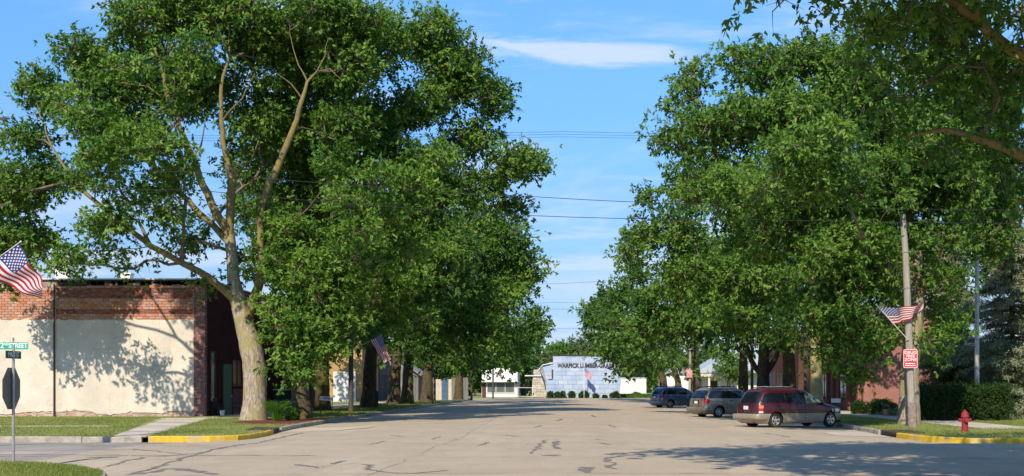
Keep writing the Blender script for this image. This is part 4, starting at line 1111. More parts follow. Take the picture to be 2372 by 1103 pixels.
M['pole_dark'] = pm('dark_pole', (.06, .055, .05), (.10, .09, .08), 5, .9, .4, stretch=(4, 4, .3))
M['galv'] = pm('galvanised', (.42, .42, .41), (.32, .32, .31), 3, .45, .1, metal=.5)
M['wire'] = pm('wire', (.02, .02, .022), (.03, .03, .03), 2, .6, 0)

# right wooden pole with sign and flag
DP = 53.0
b0 = W(2113, 992, DP); xb = b0.x
WP = thing('utility_pole', 'weathered wooden pole carrying the red sign and a flag, beside the thick right trunk', 'pole', (xb, DP, 0))
b = MB(); pts = [(xb+.02, DP, -.3), (W(2107, 0, DP).x, DP, 3), (W(2098, 0, DP).x, DP, 7), (W(2091, 0, DP).x, DP, 8.75)]
b.tube(pts, [.165, .155, .135, .115], 12, jit=.03, rnd=rb); part('pole', b, M['pole_wood'], WP, smooth=60)
b = MB(); b.tube([(xb+.02, DP, -.2), (xb, DP, 1.05)], [.2, .19], 12); part('base_wrap', b, pm('base_wrap', (.20, .13, .12), (.28, .24, .21), 6, .9), WP, smooth=60)
b = MB(); a = W(2103, 787, DP-.2); b.tube([a+Vector((.1, .15, -.05)), a], .03, 6); part('flag_bracket', b, M['galv'], WP)
DS = 52.72
SG = thing('drug_free_zone_sign', 'red and white drug free zone sign nailed to the wooden pole', 'sign', tuple(W(2109, 831, DS)), 'red street signs')
M['sign_red'] = pm('sign_red_face', (.58, .015, .05), (.52, .015, .045), 2, .45, 0); M['sign_white'] = pm('sign_white', (.80, .79, .77), (.74, .73, .71), 2, .45, 0)
def rrect(x0, x1, z0, z1, r, n=4):
    P = []
    for (cx, cz, a0) in ((x1-r, z1-r, 0), (x0+r, z1-r, PI/2), (x0+r, z0+r, PI), (x1-r, z0+r, 1.5*PI)):
        for k in range(n+1):
            a_ = a0+PI/2*k/n; P.append((cx+r*math.cos(a_), cz+r*math.sin(a_)))
    return P
def drug_sign(root, c, d, s=1.0, small_=False):
    x, z = c; w2, h2 = .285*s, .375*s
    b = MB(); b.prism(rrect(x-w2, x+w2, z-h2, z+h2, .05*s), d-.004, d, axis='y'); part('plate', b, M['sign_white'], root)
    b = MB(); b.prism(rrect(x-w2+.02*s, x+w2-.02*s, z-h2+.02*s, z+h2-.02*s, .04*s), d-.007, d-.0045, axis='y'); part('face', b, M['sign_red'], root)
    for k, tx in enumerate(('DRUG', 'FREE', 'ZONE')):
        text_obj('lettering', tx, .165*s, M['sign_white'], (x, d-.0095, z+(.245-.145*k)*s), root, ext=.001, bold=.003*s, sx=1.08)

    for k in range(2):
        b = MB(); rr = random.Random(k)
        xx = x-.215*s
        while xx < x+.2*s:
            l_ = rr.uniform(.05, .11)*s; b.box(xx, min(xx+l_, x+.215*s), d-.0095, d-.0075, z-(.215+.085*k)*s, z-(.175+.085*k)*s); xx += l_+.022*s
        part('small_print', b, M['sign_white'], root)
c_ = W(2109, 831, DS); drug_sign(SG, (c_.x, c_.z), DS, 1.0)
fl = lambda px, py, d: tuple(W(px, py, d))
flag('American flag flying sideways from the wooden pole above the red sign', fl(2034, 709, 52.0), fl(2069, 752, 52.4), fl(2144, 700, 52.9), fl(2136, 716, 53.0),
     staff=[fl(2030, 706, 51.95), fl(2103, 787, 52.8)], amp=.09, waves=2.2, sag=(0, 0, -.12), sr=.02)
# galvanised pole behind the hedge
DM = 66.0
MP = thing('metal_lamp_pole', 'galvanised metal pole rising behind the clipped hedge on the right', 'pole', (W(2263, 0, DM).x, DM, 0))
xm = W(2263, 0, DM).x
b = MB(); b.tube([(xm, DM, -.2), (xm, DM, 9.0)], [.135, .10], 14); part('pole', b, M['galv'], MP, smooth=60)
b = MB(); b.tube([(xm, DM, 8.8), (xm+.25, DM-.1, 9.25), (xm+.95, DM-.3, 9.5)], .035, 8); part('lamp_arm', b, M['galv'], MP, smooth=60)
b = MB(); b.ball((xm+1.15, DM-.35, 9.45), (.36, .15, .10), 12, 8); part('lamp_head', b, M['burgundy'], MP, smooth=60)
b = MB(); b.tube([(xm-.1, DM-.05, 3.86), (xm-.7, DM-.1, 3.92), (xm-.7, DM-.1, 3.84), (xm-.1, DM-.05, 3.78)], .018, 6); part('bracket', b, M['galv'], MP)
# street name sign
DN = 28.8; xs_ = W(31, 0, DN).x
NS = thing('street_sign', 'grey steel post with green street name blades and the back of a stop sign', 'street sign', (xs_, DN, 0))
zt = W(0, 812, DN).z
b = MB(); b.tube([(xs_, DN, -.2), (xs_, DN, zt+.12)], .032, 10); part('post', b, M['galv'], NS, smooth=60)
M['sign_green'] = pm('sign_green', (.02, .38, .25), (.02, .34, .22), 2, .4, 0); M['sign_green_d'] = pm('sign_green_dark', (.012, .12, .07), (.01, .10, .06), 2, .5, 0)
p0 = W(-13, 801, DN); p1 = W(65, 801, DN); zc = p0.z; hb_ = .082
b = MB(); b.prism(rrect(p0.x, p1.x, zc-hb_, zc+hb_, .02), DN-.006, DN+.006, axis='y'); bl = part('name_blade', b, M['sign_green'], NS)
bl.location = (0, 0, 0)
text_obj('lettering', '2', .17, M['sign_white'], (W(5, 0, DN).x, DN-.009, zc), bl, ext=.001, bold=.003)
text_obj('lettering', 'ND', .085, M['sign_white'], (W(15.5, 0, DN).x, DN-.009, zc+.035), bl, ext=.001, bold=.002)
text_obj('lettering', 'STREET', .155, M['sign_white'], (W(42.5, 0, DN).x, DN-.009, zc), bl, ext=.001, bold=.003, sx=.82)
b = MB(); b.tube([(xs_, DN, zc+.08), (xs_, DN, zc+.15)], .02, 8); b.ball((xs_, DN, zc+.16), .028, 8, 6); part('blade_clamp', b, M['galv'], NS)
ang = PI/2; Mb = Matrix.Translation((xs_, DN, W(0, 822, DN).z)) @ Matrix.Rotation(ang, 4, 'Z')
b = MB(); b.box(-.40, .40, -.006, .006, -.085, .085, M=Mb); bl2 = part('name_blade', b, M['sign_green_d'], NS)
tm = text_obj('lettering', 'MAIN ST', .15, M['sign_white'], (xs_+.009, DN, W(0, 822, DN).z), bl2, rot=(PI/2, 0, ang), ext=.001, bold=.002)
Mo = Matrix.Translation((xs_-.045, DN, W(0, 900, DN).z)) @ Matrix.Rotation(PI/2, 4, 'Z')
b = MB(); R8 = .50; vs = [Mo @ Vector((R8*math.cos(PI/8+PI/4*k), y, R8*math.sin(PI/8+PI/4*k))) for y in (-.004, .004) for k in range(8)]
b.add(vs, [tuple(range(8)), tuple(range(8, 16))]+[(k, (k+1) % 8, (k+1) % 8+8, k+8) for k in range(8)]); part('stop_sign', b, pm('sign_back', (.16, .16, .16), (.12, .12, .12), 2, .5, 0), NS)

# left utility pole just outside the picture with the large flag
DL = 36.5; xl = W(-95, 0, DL).x
UP = thing('utility_pole', 'wooden pole at the left edge holding crossarms and the large flag', 'pole', (xl, DL, 0))
b = MB(); b.tube([(xl, DL, -.3), (xl, DL, 11.5)], [.17, .12], 12, jit=.03, rnd=rb); part('pole', b, M['pole_wood'], UP, smooth=60)
for z in (W(0, 278, DL).z, W(0, 477, DL).z):
    b = MB(); b.box(xl-.3, W(20, 0, DL).x, DL-.19, DL-.13, z-.035, z+.035); part('crossarm', b, M['iron'], UP)
flag('large American flag hanging from its staff at the left edge of the view', fl(44, 563, 35.5), fl(-46, 628, 35.9), fl(106, 664, 35.5), fl(92, 692, 35.9),
     staff=[fl(48, 560, 35.45), fl(-95, 664, 36.3)], amp=.08, waves=1.6, phase=.5, sag=(.0, 0, -.05))

def street_pole(label, px, d, top, r, mat, group=None, lean=0, r1=None):
    x = W(px, 0, d).x; t = thing('street_pole', label, 'pole', (x, d, 0), group)
    b = MB(); b.tube([(x, d, -.2), (x+lean, d, top)], [r, r1 or r*.75], 10); part('pole', b, M[mat], t, smooth=60); return t
pl1 = street_pole('dark pole in the grass between the left trunks, carrying a flag', 813, 82, 8.5, .17, 'pole_dark')
flag('American flag drooping from its staff in the shade of the left trees', fl(884, 777, 80.5), fl(857, 789, 81), fl(906, 832, 80.5), fl(889, 842, 81), staff=[fl(890, 773, 80.4), fl(815, 812, 82)], amp=.05, waves=2, phase=1)
street_pole('thin dark pole beside the last left trunks', 1007, 140, 8, .13, 'pole_dark')
street_pole('dark pole near the far end of the left verge', 1092, 165, 9, .16, 'pole_dark')
street_pole('slim pole in front of the small white building', 1142, 178, 9, .13, 'pole_dark')
flag('small faded flag in front of the small white building', fl(1160, 864, 177), fl(1154, 869, 177.4), fl(1165, 877, 177), fl(1162, 880, 177.4), staff=[fl(1161, 863, 177), fl(1142, 876, 178)], amp=.05)
pr1 = street_pole('grey pole with a small red sign behind the blue minivan', 1597, 130, 9, .15, 'pole_wood', lean=.15)
SG2 = thing('drug_free_zone_sign', 'distant red drug free zone sign on the pole behind the vans', 'sign', tuple(W(1597, 866, 129.7)), 'red street signs')
c_ = W(1597, 866, 129.7); drug_sign(SG2, (c_.x, c_.z), 129.7, 1.0, True)
flag('pale folded flag on a staff left of the distant red sign', fl(1563, 836, 129), fl(1574, 846, 129.2), fl(1593, 862, 129.6), fl(1588, 864, 129.7), staff=[fl(1562, 835, 129), fl(1597, 868, 129.8)], amp=.05)
street_pole('pale pole near the far right trees above the blue minivan', 1530, 158, 8, .16, 'pole_wood')
flag('dark flag hanging in the shade under the right trees', fl(1700, 801, 104), fl(1706, 812, 104), fl(1728, 806, 104.5), fl(1729, 818, 104.5), staff=[fl(1698, 799, 104), fl(1742, 838, 105)], amp=.06)
street_pole('dark pole beside the forked right trunk', 1742, 105, 7, .14, 'pole_dark')
street_pole('slim dark post between the right trunks', 1866, 82, 6, .13, 'pole_dark')
FP = thing('flagpole', 'thin white flagpole in front of the lumber building', 'flagpole', (W(1353, 0, 179).x, 179, 0))
xf = W(1353, 0, 179).x
b = MB(); b.tube([(xf, 179, -.1), (xf, 179, 4.3)], .045, 8); part('pole', b, M['white_metal'], FP)
flag('American flag flying on the flagpole before the lettered wall', (xf+.04, 179, 4.2), (xf+.04, 179, 3.2), (xf+1.05, 178.7, 3.3), (xf+.95, 178.7, 2.45), amp=.08, waves=1.8, group='flags')

# hydrant
hx, hy = W(2235, 0, 48.3).x, 48.3
HY = thing('fire_hydrant', 'dull red fire hydrant on the grass behind the yellow kerb', 'hydrant', (hx, hy, 0))
M['hyd'] = pm('hydrant_red', (.30, .025, .04), (.24, .022, .035), 5, .7, .3)
b = MB(); b.lathe([(.17, 0.0), (.17, .05), (.12, .06), (.115, .55), (.15, .56), (.15, .60), (.135, .62), (.125, .70), (.09, .77), (.04, .80), (.03, .85), (.0, .86)], (hx, hy, 0), 18); part('barrel', b, M['hyd'], HY, smooth=40)
for (dx_, dy_, r_) in ((-1, 0, .065), (1, 0, .065), (0, -1, .085)):
    b = MB(); p = Vector((hx, hy, .46)); e = p+Vector((dx_, dy_, 0))*.21
    b.tube([p, e], r_*.8, 10); b.tube([e-Vector((dx_, dy_, 0))*.05, e+Vector((dx_, dy_, 0))*.02], r_, 8); part('outlet', b, M['hyd'], HY, smooth=40)

# pot with flowers, bushes, dumpster, bench...
fx, fy = W(2052, 0, 73).x, 73.0
FPt = thing('flower_pot', 'terracotta pot of pink flowers before the round bushes', 'flower pot', (fx, fy, 0))
b = MB(); b.lathe([(.13, 0.04), (.20, .36), (.22, .36), (.22, .42), (.19, .42), (.17, .36)], (fx, fy, 0), 16); part('pot', b, pm('terracotta', (.52, .26, .13), (.44, .22, .12), 4, .85, .2), FPt, smooth=40)
rng = np.random.default_rng(3)
def blob_leaves(name, root, centers, rads, nsp, k, L, Wd, mat, flat=.9):
    Q, ti = sprays(np.array(centers, float), np.array(rads, float), nsp, k, L, Wd, rng, flat)
    TOTAL[0] += len(Q); return link(name, quads_mesh(name, Q-np.array(worldoff(root)), mat, ti), root)
blob_leaves('leaves', FPt, [(fx, fy, .45)], [.2], 60, 4, .08, .04, M['leaf_bush'])
blob_leaves('flowers', FPt, [(fx, fy, .56)], [.18], 40, 3, .06, .05, leafmat('petal', (.5, .08, .15), (.7, .3, .35), .3))
def bush(label, px0, px1, pyt, d, mat, name='bush', group=None, dep=1.0, zb=0.0, L=.09, n=1.0, stems=True, cat='bush'):
    x0, x1 = W(px0, 0, d).x, W(px1, 0, d).x; zt_ = W(0, pyt, d).z; xc = (x0+x1)/2; hw = (x1-x0)/2
    t = thing(name, label, cat, (xc, d, 0), group); C_ = []; r_ = []
    rc = min(hw, zt_/2)*.55
    for i in range(int(26*n)):
        u = unit(rng.normal(size=3)); u[2] = abs(u[2])*1.0
        C_.append((xc+u[0]*(hw-rc*.6), d+u[1]*(hw*dep-rc*.5), zb+(zt_-zb)*.45+u[2]*((zt_-zb)*.55-rc*.5))); r_.append(rc)
        C_.append((xc+u[0]*(hw-rc*.8), d+u[1]*(hw*dep-rc*.5), zb+rc*.7)); r_.append(rc*.9)
    blob_leaves('foliage', t, C_, r_, 30, 5, L, L*.5, M[mat])
    b = MB()
    for i in range(7):
        a = 2*PI*i/7; b.tube([(xc, d, -.1), (xc+hw*.5*math.cos(a), d+hw*.4*math.sin(a), zt_*.7)], [.03, .012], 5)
    part('stems', b, M['twig'], t)
    b = MB(); b.ball((xc, d, zt_*.42), (hw*.72, hw*.72*dep, zt_*.42), 12, 8); part('inner_core', b, M['core'], t, kind='stuff')  # solid dark core added inside the leaves to make the bush opaque
    return t
bush('bright green rounded bush behind the flower pot', 2012, 2078, 926, 76.5, 'leaf_bush')
bush('dark rounded bush left of the bright green one', 1972, 2014, 931, 78, 'leaf_hedge')
gb = 'bushes along the front of the lumber building'
for k, (a, e, tp) in enumerate([(1268, 1281, 908), (1286, 1310, 907), (1318, 1337, 909), (1342, 1365, 907), (1372, 1386, 914), (1396, 1405, 918), (1414, 1438, 909)]):
    lab = ['small clipped bush at the left corner of the lumber building', 'widest rounded bush left of the flagpole', 'rounded bush second to the left of the flagpole', 'rounded bush just behind the flagpole', 'small low bush right of the flagpole', 'tiniest bush along the lumber building wall', 'large bush at the right corner of the lumber building'][k]
    bush(lab, a, e, tp, 179.7, 'leaf_hedge', group=gb, L=.16, n=.5)
bush('small bush in the weeds before the white garage wall', 1466, 1482, 911, 200, 'leaf_far', L=.2, n=.5)
# weeds before the white garage
P5 = np.stack([RNG.uniform(9, 13.6, 3500), RNG.uniform(184, 206, 3500)], 1); grass('weeds', P5, .45, .08, RNG, M['leaf_bush'])['label'] = 'tall bright weeds before the white garage'

# clipped hedge
HG = thing('hedge', 'long clipped dark green hedge in front of the spruce', 'hedge', (20.6, 63, 0))
hx0, hx1, hy0, hy1, hz = 17.5, 22.15, 63.0, 65.0, 1.72
n = 360; C_ = []; r_ = []
for i in range(n):
    f_ = rng.random()
    x = rng.uniform(hx0+.2, hx1-.2); y = rng.uniform(hy0+.2, hy1-.2); z = rng.uniform(.15, hz-.15)
    if f_ < .5: y = hy0+.2
    elif f_ < .8: z = hz-.18
    elif f_ < .9: x = hx0+.2
    C_.append((x, y, z+(.06*math.sin(x*5) if z > 1.4 else 0))); r_.append(.26)
blob_leaves('foliage', HG, C_, r_, 26, 5, .085, .04, M['leaf_hedge'], 1)
b = MB(); b.box(hx0+.25, hx1-.25, hy0+.3, hy1-.3, 0, hz-.3); part('inner_core', b, M['core'], HG, kind='stuff')  # solid dark box added inside the hedge to make it opaque

# dumpster, planter grass, open sign, bench
DU = thing('dumpster', 'dark green dumpster with a white rimmed lid between the left trunks', 'dumpster', (-19.3, 89, 0))
M['dgreen'] = pm('dumpster_green', (.015, .06, .055), (.01, .045, .04), 3, .5, .2)
b = MB(); b.prism([(-20.6, .12), (-18.0, .12), (-17.9, 1.42), (-20.7, 1.42)], 88.4, 90.0, axis='y'); part('bin', b, M['dgreen'], DU)
for x in (-20.1, -19.3, -18.5):
    b = MB(); b.box(x-.04, x+.04, 88.33, 88.4, .2, 1.35); part('rib', b, M['dgreen'], DU)
b = MB(); b.box(-20.75, -17.85, 88.3, 90.1, 1.43, 1.50); part('lid', b, M['white_metal'], DU)
for x in (-20.4, -18.3):
    b = MB(); b.tube([(x, 88.6, .07), (x+.1, 88.6, .07)], .08, 10); part('caster', b, M['black'], DU)
OS = thing('open_sign', 'small white OPEN sign on a dark red stand at the mulch bed', 'sign', (W(756, 0, 72).x, 72, 0))
xo = W(756, 0, 72).x; Ms = Matrix.Translation((xo, 72, 1.02)) @ Matrix.Rotation(math.radians(3.5), 4, 'Y')
b = MB(); b.box(-.38, .38, -.01, .01, -.11, .11, M=Ms); part('board', b, M['sign_white'], OS)
text_obj('lettering', '~ OPEN ~', .17, M['letter'], (xo, 71.985, 1.02), OS, rot=(PI/2, math.radians(3.5), 0), ext=.001, bold=.006)
for x in (-.32, .32):
    b = MB(); b.box(xo+x-.015, xo+x+.015, 71.99, 72.03, 0, .92); part('leg', b, M['burgundy'], OS)
PG = thing('ornamental_grass', 'tuft of tall arching grass in the mulch bed by the second trunk', 'plant', (-13.7, 62.5, 0))
n = 420; a = rng.uniform(0, 2*PI, n); rr = rng.uniform(0, .35, n)
c = np.stack([-13.7+rr*.6*np.cos(a), 62.5+rr*.6*np.sin(a), np.zeros(n)], 1); dd_ = unit(np.stack([np.cos(a)*rng.uniform(.05, .4, n), np.sin(a)*.3, np.ones(n)], 1))
L_ = rng.uniform(.5, 1.15, n); q1 = leaf_quads(c, dd_, unit(rng.normal(size=(n, 3))+np.array([0, -1, 0])), L_, np.full(n, .02))
c2_ = c+dd_*L_[:, None]*.8; d2 = unit(dd_+np.stack([np.cos(a), np.sin(a), -np.full(n, .5)], 1)); q2 = leaf_quads(c2_, d2, unit(rng.normal(size=(n, 3))+np.array([0, -1, 0])), L_*.45, np.full(n, .02))
link('blades', quads_mesh('blades', np.concatenate([q1, q2])-np.array([-13.7, 62.5, 0]), M['leaf_bush'], rng.uniform(0, 1, 2*n)), PG)
bush('low leafy plant at the foot of the second left trunk', 668, 692, 950, 63.5, 'leaf_bush', name='leafy_plant', cat='plant', L=.12, n=.5)
def chair(label, x, y, rz):
    t = thing('garden_chair', label, 'chair', (x, y, .04), 'chairs by the shop front', rotz=rz); P = lambda nme, bb: part(nme, bb, M['pole_dark'], t, local=True)
    b = MB(); b.box(-.25, .25, -.23, .23, .40, .44); P('seat', b)
    b = MB()
    for k in range(6): b.box(-.24+k*.085, -.205+k*.085, .21, .24, .44, .95)
    b.box(-.26, .26, .20, .25, .93, .98); P('backrest', b)
    for sx_ in (-1, 1):
        b = MB(); b.tube([(sx_*.24, -.22, .42), (sx_*.24, -.22, .64), (sx_*.24, .22, .66)], .018, 5); P('armrest', b)
        for sy in (-1, 1):
            b = MB(); b.tube([(sx_*.22, sy*.2, 0), (sx_*.23, sy*.21, .41)], .02, 5); P('leg', b)
chair('dark metal garden chair against the shady shop front', W(498, 0, 73.3).x+.2, 73.2, math.radians(70))
chair('dark metal garden chair beside the white bucket', W(528, 0, 74.5).x+.2, 75.6, math.radians(100))
BK = thing('bucket', 'white bucket on the walk before the green shop door', 'bucket', (W(515, 0, 72.6).x, 72.6, .04)); 
b = MB(); b.lathe([(.11, 0), (.14, .3), (.15, .3), (.15, .32), (.135, .32), (.11, .03)], n=16); part('pail', b, M['white'], BK, local=True, smooth=40)
b = MB(); b.tube([(-.14, 0, .3), (-.1, -.05, .2), (.1, -.05, .2), (.14, 0, .3)], .006, 5); part('handle', b, M['galv'], BK, local=True)
BS = thing('notice_board', 'small white notice board on a post beyond the maroon minivan', 'sign', (W(1936, 0, 68).x, 68, 0)); xq = W(1936, 0, 68).x
b = MB(); b.box(xq-.24, xq+.24, 67.95, 67.98, .85, 1.06); part('board', b, M['sign_white'], BS); b = MB(); b.box(xq-.03, xq+.03, 67.98, 68.03, 0, 1.0); part('post', b, M['brown_wood'], BS)
PB = thing('post_box', 'dark square post in the grass between the left trunks', 'post', (W(874, 0, 100).x, 100, 0)); xq = W(874, 0, 100).x
b = MB(); b.box(xq-.07, xq+.07, 99.93, 100.07, 0, 1.3); part('post', b, M['pole_dark'], PB)

# overhead wires
def wire(pts, r, label, group='overhead wires crossing the street'):
    b = MB(); P = [Vector(p) for p in pts]; Q = []
    for i in range(len(P)-1):
        n_ = 14; L_ = (P[i+1]-P[i]).length
        for k in range(n_): t_ = k/n_; p = P[i].lerp(P[i+1], t_); p.z -= .012*L_*4*t_*(1-t_)*.5; Q.append(p)
    Q.append(P[-1]); b.tube(Q, r, 5)
    return single('overhead_wire', b, M['wire'], label, 'wire', tuple(P[0]), group)
for k, (d, pl, pr, lab) in enumerate([(50, (450, 440), (1720, 508), 'lower of the two near wires crossing before the left trees'), (51, (450, 398), (1800, 478), 'upper of the two near wires crossing before the left trees')]):
    a, e = W(*pl, d), W(*pr, d); dv = (e-a)/(e.x-a.x)
    A = a-dv*40; E = e+dv*30; A.z = a.z+1.0; E.z = e.z
    wire([A, a, W(1240, 500-44*k, d), e, E], .013, lab)
for k, (y, d) in enumerate([(305, 84), (311, 84.6), (317, 85.2)]):
    wire([W(-400, y-2, d), W(1300, y, d), W(2900, y-3, d)], .010, ['top', 'middle', 'bottom'][k]+' wire of the high triple line between the tree rows')
for y, d, lab, yr in [(657, 110, 'sloping wire low between the trees', 630), (701, 130, 'faint wire above the far trees', 700), (716, 132, 'faint wire just under another above the far trees', 716), (761, 150, 'lowest wire above the far trees', 760)]:
    wire([W(700, y+6, d), W(1290, y, d), W(1430, y-(8 if yr == 630 else 0), d), W(2000, yr-10, d)], .012, lab)

# ------------------------------------------------------------------ trees
g1 = 'large ash trees along the left verge'; g2 = 'large ash trees along the right verge'
def tk(px, d, r, top, lean=0, leany=0, flare=1.45, n=5):
    """trunk polyline from a photo column and a distance"""
    x = W(px, 0, d).x; P = [(x, d, 0, r*flare), (x, d, .35, r*1.15), (x+lean*.15, d+leany*.15, 1.2, r)]
    for k in range(1, n+1):
        f = k/n; P.append((x+lean*f, d+leany*f, 1.2+(top-1.2)*f, r*(1-.5*f)))
    return P
def wl(pts):      # limb from (px,py,d,r)
    return [(*W(p[0], p[1], p[2]), p[3]) for p in pts]
D1 = 64.5
t1 = wl([(586, 974, D1, .80), (588, 966, D1, .68), (590, 940, D1, .59), (590, 900, D1, .56), (589, 850, D1, .555), (580, 800, D1, .55), (566, 750, D1, .45), (553, 700, D1, .40), (541, 650, D1, .31), (538, 600, D1, .28), (531, 545, D1, .27)])
limbs1 = [wl([(531, 545, D1, .22), (500, 490, D1, .20), (470, 430, D1, .18), (448, 370, D1, .17), (425, 315, D1, .14), (390, 235, D1-.3, .12), (378, 160, D1-.5, .10), (345, 90, D1-.6, .06), (325, 0, D1, .04)]),
          wl([(378, 160, D1-.5, .07), (405, 110, D1-.4, .05), (418, 60, D1, .03)]),
          wl([(531, 545, D1, .22), (535, 480, D1, .21), (537, 410, D1, .20), (520, 350, D1, .13), (512, 280, D1, .11), (512, 200, D1, .09), (532, 130, D1, .06), (530, 60, D1, .03)]),
          wl([(566, 750, D1, .32), (600, 660, D1-.6, .22), (604, 590, D1-.8, .17), (602, 510, D1-.8, .17), (618, 440, D1-.8, .19), (650, 370, D1-.8, .17), (680, 300, D1-.8, .14), (700, 230, D1-.8, .11), (713, 190, D1-.8, .075), (735, 165, D1-.6, .035), (752, 130, D1-.6, .02), (760, 90, D1-.5, .012)]),
          wl([(713, 190, D1-.8, .045), (692, 150, D1-.8, .03), (680, 115, D1-.8, .02), (672, 70, D1-.8, .012)]),
          wl([(700, 230, D1-.8, .04), (675, 195, D1-1, .025), (640, 170, D1-1.1, .012)]),
          wl([(735, 165, D1-.6, .03), (765, 160, D1-.8, .02), (790, 185, D1-1, .01)]),
          wl([(448, 370, D1, .06), (470, 320, D1-.5, .04), (475, 270, D1-.8, .02)]),
          wl([(390, 235, D1-.3, .05), (340, 200, D1-.8, .03), (270, 190, D1-1, .015)]),
          wl([(512, 280, D1, .045), (560, 230, D1-.5, .03), (590, 170, D1-.8, .015)]),
          wl([(537, 410, D1, .06), (580, 370, D1-.3, .04), (600, 330, D1-.5, .02)]),
          wl([(345, 90, D1-.6, .035), (320, 60, D1-.8, .02), (290, 50, D1-.9, .01)]),
          wl([(553, 700, D1, .28), (520, 672, D1-.3, .2), (480, 640, D1-.8, .17), (420, 608, D1-1.2, .155), (350, 570, D1-1.5, .14), (285, 520, D1-1.8, .12), (220, 465, D1-2, .10), (170, 420, D1-2, .08), (120, 340, D1-1.5, .05), (90, 260, D1-1, .03)]),
          wl([(531, 560, D1, .2), (490, 520, D1+.5, .16), (450, 480, D1+.8, .15), (410, 440, D1+.8, .14), (370, 395, D1+.6, .12), (310, 350, D1+.4, .09), (250, 310, D1, .05)]),
          wl([(350, 570, D1-1.5, .1), (320, 510, D1-1.5, .07), (250, 500, D1-1.5, .05)])]
clear1 = []
for lm, rr in [(t1[3:], .62)]+[((l_[2:] if i_ == 3 else l_), .36) for i_, l_ in enumerate(limbs1[:10])]:
    for i in range(len(lm)-1): clear1.append((lm[i][:3], lm[i+1][:3], rr))
lobes1 = [(230, 300, 60, 80, 60, 2.5), (320, 330, 59, 75, 50, 2), (400, 250, 60, 60, 60, 2), (180, 420, 61, 70, 50, 2, 1.1), (250, 520, 60.5, 80, 40, 2, 1.1), (380, 500, 60.5, 70, 40, 2, .9), (430, 400, 59, 60, 40, 2, .9), (400, 420, 61, 70, 50, 1.8, .9), (200, 590, 62.5, 80, 32, 1.5, .8), (380, 340, 57.5, 70, 50, 2), (250, 360, 57.5, 80, 50, 2), (430, 140, 58, 90, 70, 2.5), (300, 180, 60, 80, 60, 2.5), (150, 250, 61, 50, 60, 2), (280, 450, 60, 60, 30, 1.5, .6),
 (590, 640, 63.4, 22, 40, .5, 1.6), (620, 700, 63, 38, 44, .7, 1.5), (640, 790, 62.5, 38, 50, 1, 1.5), (700, 770, 62, 80, 70, 2, 1.5), (690, 850, 62.3, 60, 34, 1.3, 1.7), (750, 800, 62.5, 70, 40, 1.6, 1.4), (655, 830, 62, 30, 40, .9, 1.6), (750, 700, 62, 70, 60, 2, 1.2), (790, 640, 62.5, 50, 50, 1.6), (650, 640, 62.5, 50, 50, 1.2, 1.3), (780, 620, 63, 60, 50, 2), (700, 560, 64, 60, 50, 2), (700, 880, 62, 35, 18, .8, .8), (790, 760, 62.5, 40, 40, 1.5), (610, 560, 64.5, 50, 60, 1.5), (800, 470, 57.5, 60, 45, 2), (870, 420, 58, 55, 45, 2), (780, 380, 59, 60, 50, 2), (850, 540, 58, 55, 40, 1.8), (570, 620, 65.5, 50, 60, 1.5),
 (90, 215, 65, 55, 70, 2.5), (60, 330, 65, 70, 60, 2.5), (25, 440, 65, 90, 70, 3), (120, 420, 66, 80, 60, 2.5, .8), (40, 560, 66, 110, 55, 3), (10, 640, 67, 60, 50, 2),
          (200, 130, 65, 75, 60, 3), (250, 210, 66, 100, 70, 3), (330, 70, 65, 90, 80, 3), (430, 10, 65, 120, 90, 3.5), (300, 300, 67, 110, 60, 2.5, .8), (420, 200, 68, 110, 90, 3), (560, 60, 66, 110, 90, 3.5),
          (520, 230, 69, 100, 90, 3), (640, 150, 68, 90, 110, 3), (730, 50, 66, 110, 80, 3.5), (830, 60, 67, 80, 70, 3), (640, 290, 69, 90, 80, 2.5), (800, 150, 67, 90, 80, 3),
          (240, 390, 66, 80, 45, 2.2, .7), (470, 330, 70, 90, 50, 2, .8), (330, 460, 67, 90, 45, 2, .45), (430, 560, 67, 70, 50, 2, .55), (160, 610, 65, 90, 32, 2, .6), (300, 610, 64.5, 70, 35, 1.8, .45), (580, 400, 70, 80, 60, 2, .7), (470, 660, 64.5, 35, 22, .8, .5),
          (680, 540, 63, 60, 60, 2), (640, 620, 62, 50, 50, 1.2), (720, 640, 62.5, 80, 70, 2.5), (660, 730, 62, 70, 55, 1.6), (740, 760, 62.5, 75, 60, 2.2), (690, 840, 62, 60, 38, 1.5), (780, 700, 63, 60, 60, 2), (640, 500, 64, 45, 50, 1.5), (760, 800, 62.5, 40, 30, 1.5), (800, 300, 68, 80, 90, 3)]
tree('tall spreading ash with a thick pale bare trunk at the left corner', (-15.4, D1), t1, lobes1, M['leaf_a'], M['bark'], limbs=limbs1, clear=clear1, sp=1.12, nsp=17, k=6, L=.20, Wd=.085, crad=.85, seed=11, group=g1, dead=2)

